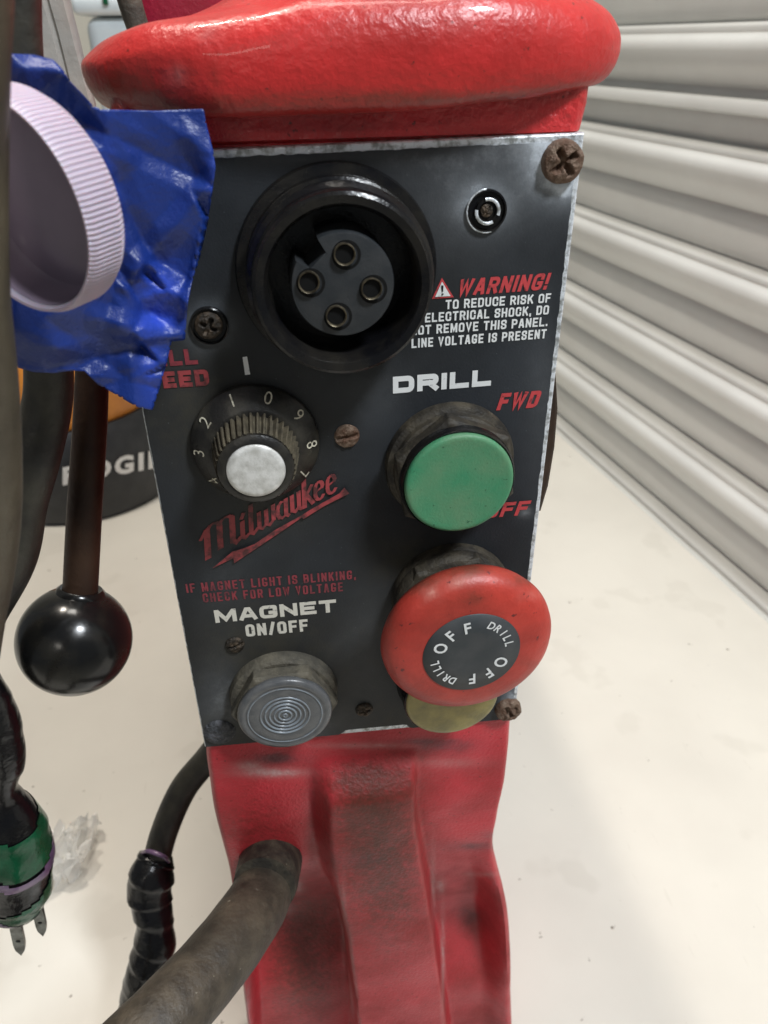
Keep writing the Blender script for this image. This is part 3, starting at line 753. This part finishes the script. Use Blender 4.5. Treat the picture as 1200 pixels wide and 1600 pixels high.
stk = lathe('round_sticker', [(RST, 0.02561), (RST*.995, 0.02582), (RST*.5, 0.02588), (0, 0.02588)], 72, fb, M_sticker, boot, sharp=80)
L_ = []
def ringtext(word, a0, a1, r, h):
    for i, ch in enumerate(word):
        a = rad(a0+(a1-a0)*i/(len(word)-1))
        er = Vector((math.cos(a), 0, math.sin(a))); et = Vector((math.sin(a), 0, -math.cos(a)))
        L_.append(ptext_at(ch, fb+er*(RST*r)+Vector((0, -.02605, 0)), et, er, RST*h, off=.024, wid=.86))
ringtext('OFF', 160, 100, .69, .26); ringtext('DRILL', 62, 12, .77, .17); ringtext('OFF', -27, -87, .69, .26); ringtext('DRILL', -120, -170, .77, .17)
mk('ring_lettering', *merge(L_), M_pw, boot, False)

# --- castings
# housing behind the panel with its red band above it
bm = bmesh.new()
def ring_pts(x0, x1, y0, y1, z, r=.006, n=6):
    pts = []
    for cx, cy, a0 in ((x1-r, y0+r, -90), (x1-r, y1-r, 0), (x0+r, y1-r, 90), (x0+r, y0+r, 180)):
        for i in range(n+1):
            a = rad(a0+90*i/n); pts.append((cx+r*math.cos(a), cy+r*math.sin(a), z))
    return pts
rowsH = [(TL.x+.0010, TR.x-.0004, .0024, .115, .212+LIFT), (TL.x+.0006, TR.x-.0002, .0024, .20, .25+LIFT), (TL.x+.0004, TR.x-.0002, .0024, .345, .3885+LIFT), (TL.x+.0003, TR.x+.0003, .0008, .345, .3893+LIFT), (TL.x+.0034, TR.x+.0012, .0008, .345, .3945+LIFT), (TL.x+.0060, TR.x+.0010, .0002, .345, .402+LIFT), (TL.x+.009, TR.x-.004, .006, .345, .404+LIFT)]  # unseen rear made deeper to cast the table shadow
V = []; Fc = []
# dense rows for paint relief
rr_ = []
for a, b in zip(rowsH, rowsH[1:]):
    n = 8
    for i in range(n): t = i/n; rr_.append([lerp(a[k], b[k], t) for k in range(5)])
rr_.append(list(rowsH[-1]))
for q in rr_: V += ring_pts(*q, r=.0035)
n = len(ring_pts(0, 1, 0, 1, 0))
for j in range(len(rr_)-1):
    for i in range(n): k = (i+1) % n; Fc.append((j*n+i, j*n+k, (j+1)*n+k, (j+1)*n+i))
Fc += [tuple(range(n)), tuple((len(rr_)-1)*n+i for i in range(n))]
hs = mk('upper_housing', V, Fc, M_red, drill, True, sharp=50)
# front band gets its own orange-peel relief from the material
# rounded lip over the panel: swept superellipse rising into a neck
lx0 = P(124, 110, .018).x; lx1 = P(944, 80, .018).x; lcx = (lx0+lx1)/2; la = (lx1-lx0)/2; lcy = .018; lb = .028
zb0 = P(533, 172, -.012).z
prof = [(.80, -.0010), (.90, -.0008), (.955, .0004), (.985, .0030), (.998, .0060), (1.0, .0085), (.992, .0112), (.965, .0138), (.925, .0158), (.87, .0172), (.80, .0182), (.72, .0192), (.62, .0206), (.54, .0228), (.475, .026), (.435, .031), (.41, .038), (.40, .050), (.40, .075), (.38, .09), (0, .092)]
prof = catmull([list(p) for p in prof], 3)
V = []; Fc = []; NA = 128
for r_, z in prof:
    for i in range(NA):
        a = 2*math.pi*i/NA; c_, s_ = math.cos(a), math.sin(a)
        ex = .78
        x = math.copysign(abs(c_)**ex, c_); y = math.copysign(abs(s_)**ex, s_)
        tilt = .0010*x-max(0, -x-.25)*.0052*sstep(.006, .016, z)-max(0, x-.62)*.0040*sstep(.006, .016, z)+.0016*(x+.15)**2*(1-sstep(.0, .01, z))
        cxx = lcx + (0.011*(1-r_) if r_ < .9 else .0011)
        v = Vector((cxx+la*r_*x, lcy+lb*(r_ if r_ > .5 else r_)*y, zb0+z+tilt))
        nn = noise.noise(v*55)*.0007+noise.noise(v*140)*.0002
        v += Vector((0, -nn, nn)); V.append(v)
for j in range(len(prof)-1):
    for i in range(NA): k = (i+1) % NA; Fc.append((j*NA+i, j*NA+k, (j+1)*NA+k, (j+1)*NA+i))
Fc.append(tuple(range(NA)))
lip = mk('rounded_top_flange', V, Fc, M_lip, drill, True)
for o in (hs, lip):
    blobs(o, 'grime_shade', [(150, 150, 70, 45, .9), (260, 165, 110, 26, .8), (420, 165, 200, 18, .5), (290, 120, 20, 30, .5), (340, 115, 10, 22, .7), (640, 154, 280, 16, 1.0), (200, 120, 60, 60, .6), (880, 140, 80, 16, .6), (560, 60, 60, 40, .25), (700, 120, 200, 16, .3)])
    blobs(o, 'scuff_sheen', [(275, 120, 14, 20, .5), (325, 55, 14, 10, .5), (190, 155, 60, 8, .5), (780, 190, 110, 26, .35), (560, 195, 110, 18, .25), (450, 200, 80, 22, .25), (725, 20, 40, 40, .3)])
# motor body seen past the flange
mc = P(330, -10, .10)
lathe('motor_body', [(0, 0), (.036, 0), (.040, .003), (.040, .12), (0, .12)], 64, (P(208, 8, .10).x+.039, .10, mc.z-.006), M_pink, drill, axis=Vector((.0, 1, .0)))
mcx = P(203, 8, .10).x
tube('motor_seal_ring', [(mcx+.003, .095, mc.z-.014, .003), (mcx+.0005, .095, mc.z+.0, .0034), (mcx+.0, .095, mc.z+.018, .003)], M_rubmag, drill, n=10)
# brown rear bracket peeping out right of the panel
Vb = []
outl = [(870, 585), (873, 640), (868, 700), (858, 760), (846, 800), (800, 800), (800, 585)]
bk = [(P(a, b_, .03).x, P(a, b_, .03).z) for a, b_ in outl]
plate('side_bracket', bk, .03, .06, M_base, drill, .001)

# lower casting: height field with a raised middle rib and two flared channels
rows = [(1139, 321, 505, 655, 805), (1170, 322, 500, 652, 802), (1200, 326, 498, 650, 799.5), (1254, 334, 498, 647, 793), (1310, 347, 503, 654, 783), (1361, 359, 512, 663, 777), (1395, 364, 520, 669, 783), (1430, 369, 528, 675, 792), (1473, 373, 535, 682, 800), (1543, 380, 545, 692, 804), (1600, 387, 552, 700, 804), (1660, 391, 559, 709, 806), (1780, 400, 574, 726, 812)]
RW = catmull([list(r) for r in rows], 12)
V = []; Fc = []; NU = 110; nb = 8
for r_ in RW:
    py, xL, rl, rr2, xR = r_
    dlt = lambda px: 24*(1-2*(px-xL)/(xR-xL))
    g = sstep(1335, 1540, py)          # channels deepen
    rb = sstep(1180, 1225, py)         # rib rises
    row = []
    for i in range(NU+1):
        u = i/NU; px = lerp(xL, xR, u)
        base = P(px, py+dlt(px), 0)
        inr = sstep(rl-14*(1-g), rl+12+8*(1-g), px)*(1-sstep(rr2-9, rr2+7, px))
        edge = min(px-xL, xR-px)
        wall = 1-sstep(3, 22 if px < 600 else 44, edge)
        ch = (1-inr)*(1-wall)
        y = -.0095*rb*inr*(.72+.28*math.sqrt(max(0, 1-((px-(rl+rr2)/2)/((rr2-rl)/2+12))**2))) + .022*g*ch*(1.35 if u < .4 else .85)*(1-.55*sstep(1500, 1610, py)) + .0024*sstep(1250, 1380, py)*(1-inr)
        y += .0030*(1-sstep(0, 9, edge))**2
        y += .0007*noise.noise(Vector((base.x*60, base.z*60, 3)))+.0025*(1-sstep(1139, 1158, py))*0
        base = P(px, py+dlt(px), 0); base.y = y+.0012
        row.append(base)
    # sides run back, drawing in a little
    left = [Vector((row[0].x+.0016*k/nb*6*.3, row[0].y+.10*(k/nb), row[0].z)) for k in range(nb, 0, -1)]
    right = [Vector((row[-1].x-.0016*k/nb*6*.3, row[-1].y+.10*(k/nb), row[-1].z)) for k in range(1, nb+1)]
    V += left+row+right
W_ = NU+1+2*nb
for j in range(len(RW)-1):
    for i in range(W_-1): a = j*W_+i; Fc.append((a, a+1, a+W_+1, a+W_))
    Fc.append((j*W_+W_-1, j*W_, (j+1)*W_, (j+1)*W_+W_-1))
Fc += [tuple(range(W_)), tuple((len(RW)-1)*W_+i for i in range(W_))]
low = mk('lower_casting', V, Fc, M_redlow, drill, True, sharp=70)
blobs(low, 'grime_shade', [(575, 1215, 85, 34, 1.0), (585, 1265, 82, 60, 1.15), (594, 1330, 78, 80, 1.1), (604, 1400, 72, 80, .8), (616, 1500, 70, 120, .4), (400, 1275, 90, 60, .6), (395, 1370, 60, 80, .7), (475, 1440, 70, 80, .9), (470, 1540, 80, 110, .9), (640, 1180, 60, 14, .5), (735, 1445, 70, 60, .4), (740, 1570, 80, 90, .4)])  # red button's shadow on the rib and channel shade painted in, among grime
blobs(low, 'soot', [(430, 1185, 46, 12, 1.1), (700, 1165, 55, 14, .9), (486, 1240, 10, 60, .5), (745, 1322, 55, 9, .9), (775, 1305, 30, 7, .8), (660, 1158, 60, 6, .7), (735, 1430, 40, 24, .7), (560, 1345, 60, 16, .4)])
blobs(low, 'scuff_sheen', [(425, 1207, 55, 8, 1.0), (390, 1196, 24, 8, .8), (700, 1192, 60, 8, .4), (560, 1165, 80, 5, .6), (465, 1385, 10, 14, .9), (450, 1420, 10, 10, .6), (677, 1380, 3.5, 60, .7), (692, 1500, 3, 90, .9), (537, 1450, 3, 70, .6), (549, 1560, 3, 70, .9), (688, 1385, 8, 12, .9), (755, 1366, 30, 4, .6), (387, 1570, 6, 60, .7)])
# magnet base block under and behind
box('magnet_base', (-.047, .034, .0), (.0600, .20, .045), M_base, drill, bev=.002)
# dark rear column behind the waist (seen as a brown line left of it)
q0 = P(352, 1300, .05)
box('rear_column', (q0.x, .05, .028), (.050, .115, .212+LIFT), M_base, drill, bev=.002)

# feed lever and its ball (part of the machine)
ly = .02
lv = tube('feed_lever', [(*P(158, 380, .04), .0042), (*P(145, 560, .03), .0042), (*P(141, 660, ly+.004), .0044), (*P(132, 800, ly), .0047), (*P(125, 935, ly-.004), .0049)], M_rod, drill, n=24, sub=8)
bc = P(117, 1000, ly-.008); rb_ = pr(86, bc)
pts = [(0, 0)]
prof = [(rb_*math.sin(rad(t)), rb_*math.cos(rad(t))) for t in range(24, 181, 6)]
ax = (P(125, 935, ly-.004)-bc).normalized()
prof = [(rb_*.20, rb_*.98), (rb_*.36, rb_*1.0), (rb_*.41, rb_*.955), (rb_*.42, rb_*.90)]+prof[1:-1]+[(0, -rb_)]
lathe('ball_knob', prof, 64, bc, M_ball, lv, axis=ax, sharp=40)
# hub holding the lever to the side of the machine
hb = P(158, 380, .04)
tube('lever_hub', [(hb.x-.004, hb.y, hb.z, .012), (TL.x+.004, hb.y, hb.z, .012)], M_rod, drill, n=24, sub=1)

# ============================================================ CABLES
def rest(e, r, dx=-.06):
    """carry a cord on from point e down to the tabletop"""
    return [(e.x+dx*.6, e.y+.006, e.z*.55+r*.4, r), (e.x+dx*1.3, e.y+.016, e.z*.14+r, r), (e.x+dx*2.4, e.y+.03, r+.0005, r), (e.x+dx*4.5, e.y+.08, r+.0005, r)]
o = tube('power_cable', [(*P(424, 1335, .012), .0100), (*P(421, 1362, -.001), .0104), (*P(405, 1405, -.014), .0106), (*P(362, 1470, -.032), .0106), (*P(305, 1540, -.046), .0107), (*P(238, 1612, -.058), .0108), (*P(130, 1720, -.07), .0108)]+rest(P(130, 1720, -.07), .0108), M_cable, None, n=40, sub=14, rough=.02, rscale=90)
tube('cable_boot', [(*P(425, 1322, .016), .0106), (*P(423, 1342, .004), .0112), (*P(417, 1372, -.007), .0112), (*P(413, 1386, -.0115), .0108)], M_rub, o, n=40, sub=5, rough=.03, rscale=120, sharp=35)
tag(o, 'thick grimy brown rubber cable leaving the lower left of the red casting', 'cable')
cr = thing('looped_cable', 'thin dark cord looping behind the red casting, wrapped in glossy black tape', 'cord', PZ(215, 1560, 0))
cpts = [(352, 1150, .075, .0060), (322, 1188, .074, .0060), (288, 1230, .070, .0062), (262, 1285, .063, .0062), (247, 1335, .057, .0062), (240, 1400, .048, .0062), (238, 1460, .040, .0062), (230, 1520, .034, .0062), (218, 1580, .030, .0062), (200, 1660, .026, .0062)]
ce = P(200, 1660, .026)
tube('cord', [(*P(a, b, c), r) for a, b, c, r in cpts if P(a, b, c).z > .008]+[(ce.x-.03, ce.y-.02, .0068, .0062), (ce.x-.16, ce.y-.04, .0068, .0062)], M_cord, cr, n=20, sub=8)
tp = [(244, 1334, .0585, .0074), (237, 1362, .053, .0094), (235, 1395, .049, .0092), (240, 1430, .044, .0082), (242, 1470, .039, .0090), (232, 1512, .034, .0096), (222, 1545, .032, .0088), (214, 1580, .030, .0090), (205, 1625, .028, .0084)]
tube('tape_wrap', [(*P(a, b, c), r) for a, b, c, r in tp], M_etape, cr, n=36, sub=14, rough=.10, rscale=70, sharp=35, wrap=.10, turns=9)
tube('torn_tape_edge', [(*P(221, 1334, .0572), .0008), (*P(233, 1330, .0530), .0010), (*P(255, 1338, .0500), .0010), (*P(264, 1347, .0530), .0008)], M_etp, cr, n=8, sub=4)

pg = thing('taped_plug', 'black and green taped plug hanging at the left edge with two bare metal prongs', 'plug', P(20, 1400, .0))
yp = .0
def seg(nm, q, m, rough=.05, k=1, keep=None, wrap=0): return tube(nm, [(*P(a, b, yp), k*pr(c, P(a, b, yp))) for a, b, c in q], m, pg, n=48, sub=12, rough=rough, rscale=70, sharp=40, wrap=wrap, turns=8, keep=keep, cap=keep is None)
e_ = P(-36, 1040, yp)
tube('plug_cord', [(e_.x-.16, .03, .80, .005), (e_.x-.10, .02, .60, .005), (e_.x-.03, .0, e_.z+.09, .005), (e_.x-.006, 0, e_.z+.02, .005), (*P(-20, 1085, yp), .005)], M_cord, pg, n=20)
PB = [(-36, 1040, 24), (-18, 1090, 30), (-4, 1140, 34), (4, 1190, 32), (0, 1235, 26), (10, 1275, 42), (20, 1320, 55), (24, 1368, 52), (24, 1404, 42), (20, 1424, 24)]
seg('plug_body', PB, M_etape, .07, wrap=.06)
seg('green_tape_band', PB, M_etg, .07, 1.035, lambda t, a: .535 < t+.035*math.cos(a+2.4) < .65, wrap=.06)
seg('green_tape_band', PB, M_etg, .07, 1.03, lambda t, a: .775 < t+.045*math.cos(a+1.2) < .875, wrap=.06)
seg('mauve_tape_band', PB, M_etp, .07, 1.045, lambda t, a: .64 < t+.05*math.cos(a+2.2) < .672, wrap=.06)
seg('mauve_tape_band', PB, M_etp, .07, 1.045, lambda t, a: .80 < t+.10*math.cos(a+2.4) < .835, wrap=.06)
def prong(a, b, w, th):
    A = P(*a, yp-.0035); B = P(*b, yp-.0035); t = (B-A).normalized(); s = t.cross(Vector((0, 1, 0))).normalized(); w_ = pr(w, A); n_ = t.cross(s)*th
    # blade with a hole near its end: ring of outline points around a round hole
    L = (B-A).length
    out = [(-w_, 0), (-w_, L*.80), (-w_*.6, L), (w_*.6, L), (w_, L*.80), (w_, 0)]
    hc = (0, L*.72); hr = w_*.42; N = 24
    def hit(an):
        dx, dy = math.cos(an), math.sin(an); best = 9
        for i in range(6):
            p, q = out[i], out[(i+1) % 6]; ex, ey = q[0]-p[0], q[1]-p[1]
            det = dx*(-ey)+ex*dy
            if abs(det) < 1e-12: continue
            rx, ry_ = p[0]-hc[0], p[1]-hc[1]
            tt = (rx*(-ey)+ex*ry_)/det; uu = (dx*ry_-dy*rx)/det
            if tt > 0 and -1e-6 <= uu <= 1+1e-6: best = min(best, tt)
        return hc[0]+dx*best, hc[1]+dy*best
    V = []; Fc = []
    for side in (1, -1):
        for i in range(N):
            an = 2*math.pi*i/N; x, y = hit(an); V.append(A+s*x+t*y+n_*side)
        for i in range(N):
            an = 2*math.pi*i/N; V.append(A+s*(hc[0]+hr*math.cos(an))+t*(hc[1]+hr*math.sin(an))+n_*side)
    for i in range(N):
        k = (i+1) % N
        Fc += [(i, k, N+k, N+i), (2*N+i, 3*N+i, 3*N+k, 2*N+k), (i, 2*N+i, 2*N+k, k), (N+i, N+k, 3*N+k, 3*N+i)]
    mk('prong', V, Fc, M_steel, pg, True, sharp=30)
prong((16, 1405), (34, 1490), 9, .0008); prong((50, 1380), (68, 1460), 8, .0008)

o = tube('hanging_cord', [(P(-80, -60, -.055).x-.03, -.03, .80, .0068)]+[(*P(x_, y_, -.055), r_) for x_, y_, r_ in ((-80, -60, .0068), (-80, 100, .0068), (-77, 300, .0068), (-68, 450, .0068), (-54, 560, .0068), (-42, 680, .0068), (-38, 800, .0068), (-44, 880, .0068), (-56, 970, .0066), (-72, 1080, .0066), (-110, 1200, .0066))]+rest(P(-110, 1200, -.055), .0066, -.15), M_cordo, None, n=32, sub=10, rough=.01)
tag(o, 'olive brown cord hanging blurred along the left edge, nearest the viewer', 'cord')
o = tube('bent_cord', [(P(30, -60, 0).x-.01, .02, .80, .0034), (*P(30, -60, -.0), .0034), (*P(33, 60, -.0), .0036), (*P(44, 250, .0), .0042), (*P(60, 450, .005), .0052), (*P(76, 570, .008), .0054), (*P(74, 630, .008), .0056), (*P(55, 705, .006), .0062), (*P(28, 785, .004), .0070), (*P(5, 860, .002), .0085), (*P(-50, 960, .0), .009)]+rest(P(-50, 960, .0), .009, -.15), M_cord, None, n=28, sub=10)
tag(o, 'dark bent cord running down behind the blue tape beside the brown lever', 'cord')

# ============================================================ TAPE AND CAP
outl = [(10, 84), (52, 86), (84, 94), (100, 112), (112, 130), (132, 150), (146, 166), (160, 171), (240, 173), (318, 170), (323, 196), (333, 236), (337, 262), (330, 310), (324, 350), (312, 402), (300, 440), (293, 476), (289, 531), (268, 533), (262, 560), (250, 604), (238, 641), (214, 636), (180, 616), (152, 600), (132, 580), (112, 579), (84, 583), (52, 581), (20, 572), (-8, 520), (-14, 400), (-16, 250), (-14, 84)]
def inside(x, y, pg_):
    c = False; n = len(pg_)
    for i in range(n):
        x1, y1 = pg_[i]; x2, y2 = pg_[i-1]
        if (y1 > y) != (y2 > y) and x < (x2-x1)*(y-y1)/(y2-y1)+x1: c = not c
    return c
def snap(x, y, pg_):
    best = None; bd = 1e9
    for i in range(len(pg_)):
        x1, y1 = pg_[i]; x2, y2 = pg_[i-1]; dx, dy = x2-x1, y2-y1
        t = max(0, min(1, ((x-x1)*dx+(y-y1)*dy)/(dx*dx+dy*dy))); qx, qy = x1+t*dx, y1+t*dy
        d = (x-qx)**2+(y-qy)**2
        if d < bd: bd = d; best = (qx, qy)
    return best, math.sqrt(bd)
ST = 4.0
fold_lines = [((330, 285), (215, 420), 1.0), ((215, 420), (170, 560), .8), ((150, 200), (320, 285), -.9), ((200, 395), (290, 470), .9), ((165, 500), (290, 528), 1.2), ((110, 565), (285, 530), -1.1), ((200, 535), (215, 640), 1.0), ((190, 300), (235, 400), -.8), ((100, 120), (190, 230), .9), ((240, 180), (330, 240), .6), ((60, 540), (180, 560), .7), ((190, 440), (250, 500), -.9)]
def fold(x, y):
    s = 0
    for (x1, y1), (x2, y2), a in fold_lines:
        dx, dy = x2-x1, y2-y1; L2 = dx*dx+dy*dy
        t = max(-.1, min(1.1, ((x-x1)*dx+(y-y1)*dy)/L2)); d = math.hypot(x-x1-t*dx, y-y1-t*dy)
        s += a*max(0, 1-d/26)*.0016
    return s
from mathutils.geometry import delaunay_2d_cdt
_rt = random.Random(11)
_pts = [(_rt.uniform(0, 350), _rt.uniform(70, 650)) for _ in range(46)]+[(_rt.uniform(195, 300), _rt.uniform(395, 600)) for _ in range(26)]+[(-10, 60), (370, 60), (-10, 670), (370, 670)]
_hts = [_rt.uniform(-.0030, .0030) if i < 46 else _rt.uniform(-.0016, .0016) for i in range(len(_pts))]
_dv, _de, _df, _ov, _oe, _of = delaunay_2d_cdt([Vector(p) for p in _pts], [], [], 0, 1e-6)
_dh = [_hts[o[0]] if o else 0 for o in _ov]
def facet(x, y):
    for tri in _df:
        (x1, y1), (x2, y2), (x3, y3) = [_dv[i] for i in tri]
        dt = (y2-y3)*(x1-x3)+(x3-x2)*(y1-y3)
        if abs(dt) < 1e-9: continue
        a = ((y2-y3)*(x-x3)+(x3-x2)*(y-y3))/dt; b_ = ((y3-y1)*(x-x3)+(x1-x3)*(y-y3))/dt; c_ = 1-a-b_
        if a >= -1e-6 and b_ >= -1e-6 and c_ >= -1e-6: return a*_dh[tri[0]]+b_*_dh[tri[1]]+c_*_dh[tri[2]]
    return 0
def crumple(x, y):
    return facet(x, y)*1.15+(1-2*abs(noise.noise(Vector((x/90, y/90, .3)))))*.0012+(1-2*abs(noise.noise(Vector((x/12+1, y/12, 3)))))*.00035*sstep(190, 230, x)*sstep(390, 420, y)*(1-sstep(520, 540, y))
def crumple_old(x, y):
    v = Vector((x/62, y/62, .3)); s = 0
    s += (1-2*abs(noise.noise(v)))*.0024
    s += (1-2*abs(noise.noise(v*2.3+Vector((5, 2, 1)))))*.0008*(.15+.85*sstep(190, 280, x)*sstep(300, 420, y))
    s += (1-2*abs(noise.noise(v*6.1+Vector((1, 7, 3)))))*.0006*sstep(190, 230, x)*sstep(390, 420, y)*(1-sstep(520, 540, y))
    return s
idx = {}; V = []; Fc = []
nx = int(340/ST)+2; ny = int(580/ST)+2
def tv(i, j):
    if (i, j) in idx: return idx[(i, j)]
    x, y = 8+i*ST, 80+j*ST
    s, dist = snap(x, y, outl)
    if not inside(x, y, outl) or dist < ST*.5: x, y = s
    dep = lerp(-.021, -.0085, sstep(60, 310, x)) + .004*sstep(480, 600, y)*(1-sstep(100, 230, x))
    if y < 180: dep -= .004*(1-sstep(100, 180, y))
    dep -= (crumple(x, y)+fold(x, y))*.8
    idx[(i, j)] = len(V); V.append(P(x, y, dep)); return idx[(i, j)]
for j in range(ny):
    for i in range(nx):
        if inside(8+(i+.5)*ST, 80+(j+.5)*ST, outl):
            Fc.append((tv(i, j), tv(i+1, j), tv(i+1, j+1), tv(i, j+1)))
o = mk('blue_tape', V, Fc, M_tape, None, True)
sm = o.modifiers.new('s', 'SOLIDIFY'); sm.thickness = .00018; sm.offset = 0
blobs(o, 'grime_shade', [(250, 455, 42, 48, .8), (245, 500, 40, 22, .8), (238, 570, 22, 55, .7), (120, 105, 20, 12, .4), (170, 300, 14, 100, .4), (330, 300, 8, 80, .4)])  # lighter blue patches of another tape layer
tag(o, 'crumpled blue painter\'s tape holding the lilac cap against the machine', 'tape')
# lilac cap
cpc = P(14, 328, -.040)
vv = (cpc-CAM).normalized(); th = rad(46)
axc = (-vv*math.cos(th)-(R*math.cos(rad(17))+U*math.sin(rad(17)))*math.sin(th)).normalized()
rc = 172/FPX*zax(cpc)
capo = thing('bottle_cap', 'lilac ribbed plastic cap lying on its side in blue tape, open side towards the left', 'bottle cap', cpc)
NR_ = 128
def ribs(a, k, i):
    if k in (3, 4): return 1.0 if (i % 4) < 2 else .978
    return 1
prof = [(rc*.945, .0), (rc*.975, -.0006), (rc*.985, -.0022), (rc*.99, -.0030), (rc*.985, -.0105), (rc*.95, -.0118), (0, -.0120)]
mk('cap_shell', *lathe_vf([(rc*.905, -.0010), (rc*.925, -.0001), (rc*.95, .0), (rc*.972, -.0012), (rc*.972, -.0062), (rc*.93, -.0076), (0, -.0078)], NR_*4, cpc, axc, rmod=lambda a, k, i: (1.008 if (i % 4) < 2 else .990) if k in (3, 4) else 1), M_lilac, capo, True, sharp=30)
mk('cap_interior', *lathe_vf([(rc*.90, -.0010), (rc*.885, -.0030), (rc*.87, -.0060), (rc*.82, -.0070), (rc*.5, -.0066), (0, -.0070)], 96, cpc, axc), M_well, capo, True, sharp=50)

# clear wrapper scrap on the table
wc = PZ(104, 1352, .0)
V = []; Fc = []; n = 22
for j in range(n+1):
    for i in range(n+1):
        u, w = i/n-.5, j/n-.5
        q = Vector((u*5, w*5, 2.2))
        a = noise.noise(q*1.4); b_ = noise.noise(q*1.4+Vector((9, 0, 0))); c_ = noise.noise(q*2.6+Vector((0, 9, 0)))
        V.append(Vector((wc.x+u*.034+w*.006+a*.009, wc.y+w*.040+b_*.009+u*.01, 0.010+(a+c_)*.012)))
for j in range(n):
    for i in range(n): k = j*(n+1)+i; Fc.append((k, k+1, k+n+2, k+n+1))
zm = min(v.z for v in V)
for v in V: v.z += .0006-zm
o = mk('clear_wrapper', V, Fc, M_film, None, False)
tag(o, 'small scrap of crumpled clear plastic lying on the table beside the plug', 'wrapper')

# ============================================================ BACKGROUND THINGS
tc_ = Vector((-.256, .672, 0)); rt = .112
tool = thing('portable_tool', 'orange and charcoal rounded power tool standing behind the lever, white lettering on its base', 'power tool', tc_)
lathe('tool_base', [(0, 0), (rt*.97, .0), (rt, .006), (rt*.99, .050), (rt*.97, .095), (rt*.90, .104), (0, .104)], 96, tc_, M_tblk, tool, axis=Vector((0, 0, 1)))
lathe('tool_body', [(rt*.86, .1038), (rt*.90, .115), (rt*.88, .16), (rt*.80, .20), (rt*.6, .235), (0, .245)], 96, tc_, M_orange, tool, axis=Vector((0, 0, 1)))
# lettering wrapped round the base
def wrap_text(s, a, b, h, m, parent):
    V, Fc = glyph(s, .045, 0, 1.25); x0 = min(v.x for v in V); x1 = max(v.x for v in V)
    W2 = []
    for v in V:
        t = (v.x-x0)/(x1-x0); px = lerp(a[0], b[0], t); py = lerp(a[1], b[1], t)-h*v.y/CAPH
        d = ray(px, py); ox, oy = CAM.x-tc_.x, CAM.y-tc_.y; A = d.x**2+d.y**2; B = ox*d.x+oy*d.y; C_ = ox*ox+oy*oy-(rt*1.004)**2
        dsc = B*B-A*C_
        tt = (-B-math.sqrt(max(0, dsc)))/A; W2.append(CAM+d*tt)
    return mk('base_lettering', W2, Fc, m, parent, False)
wrap_text('RIDGID', (98, 757), (262, 726), 25, M_white, tool)
# grey bar, bin
A = P(58, -60, .10); B = P(118, 170, .10)
bar = thing('metal_bar', 'weathered grey metal bar slanting down behind the blue tape', 'metal bar', B)
ad = (B-A).normalized(); sd = ad.cross(Vector((0, 1, 0))).normalized(); nd = Vector((0, 1, 0))
hw = pr(33, A)
secs = [(-1, -.35), (-.9, -.5), (-.15, -.55), (-.05, -.35), (.08, -.35), (.15, -.5), (.85, -.5), (1, -.3), (1, .5), (-1, .5)]
V = []; Fc = []
for k in range(25):
    p = lerp(A, B, k/24)
    for x, y in secs: V.append(p+sd*(hw*x)+nd*(hw*y)+Vector((1, 1, 1))*.0006*noise.noise(p*90+Vector((x, y, 0))))
n = len(secs)
for k in range(24):
    for i in range(n): j = (i+1) % n; Fc.append((k*n+i, k*n+j, (k+1)*n+j, (k+1)*n+i))
Fc += [tuple(range(n)), tuple(24*n+i for i in range(n))]
mk('bar_body', V, Fc, M_grey, bar, True, sharp=35)
by = .75
q0 = P(128, 20, by); q1 = P(330, 20, by)
bn = thing('plastic_bin', 'pale grey plastic bin standing behind the red flange at upper left', 'bin', (q0.x, by, 0))
zt1 = P(160, 3, by).z
box('bin_body', (q0.x, by, .0), (q1.x, by+.3, zt1-.012), M_bin, bn, bev=.012, seg=4)
box('bin_lid', (q0.x-.008, by-.008, zt1-.011), (q1.x+.008, by+.308, zt1+.006), M_bin, bn, bev=.006, seg=3)
g0 = P(162, 8, by-.009); g1 = P(168, -6, by-.009)
box('green_glow_mark', (g0.x, by-.013, g0.z), (g1.x, by-.0085, g1.z), M_etg, bn, bev=.001)  # green mark added on the bin in place of a tiny glow
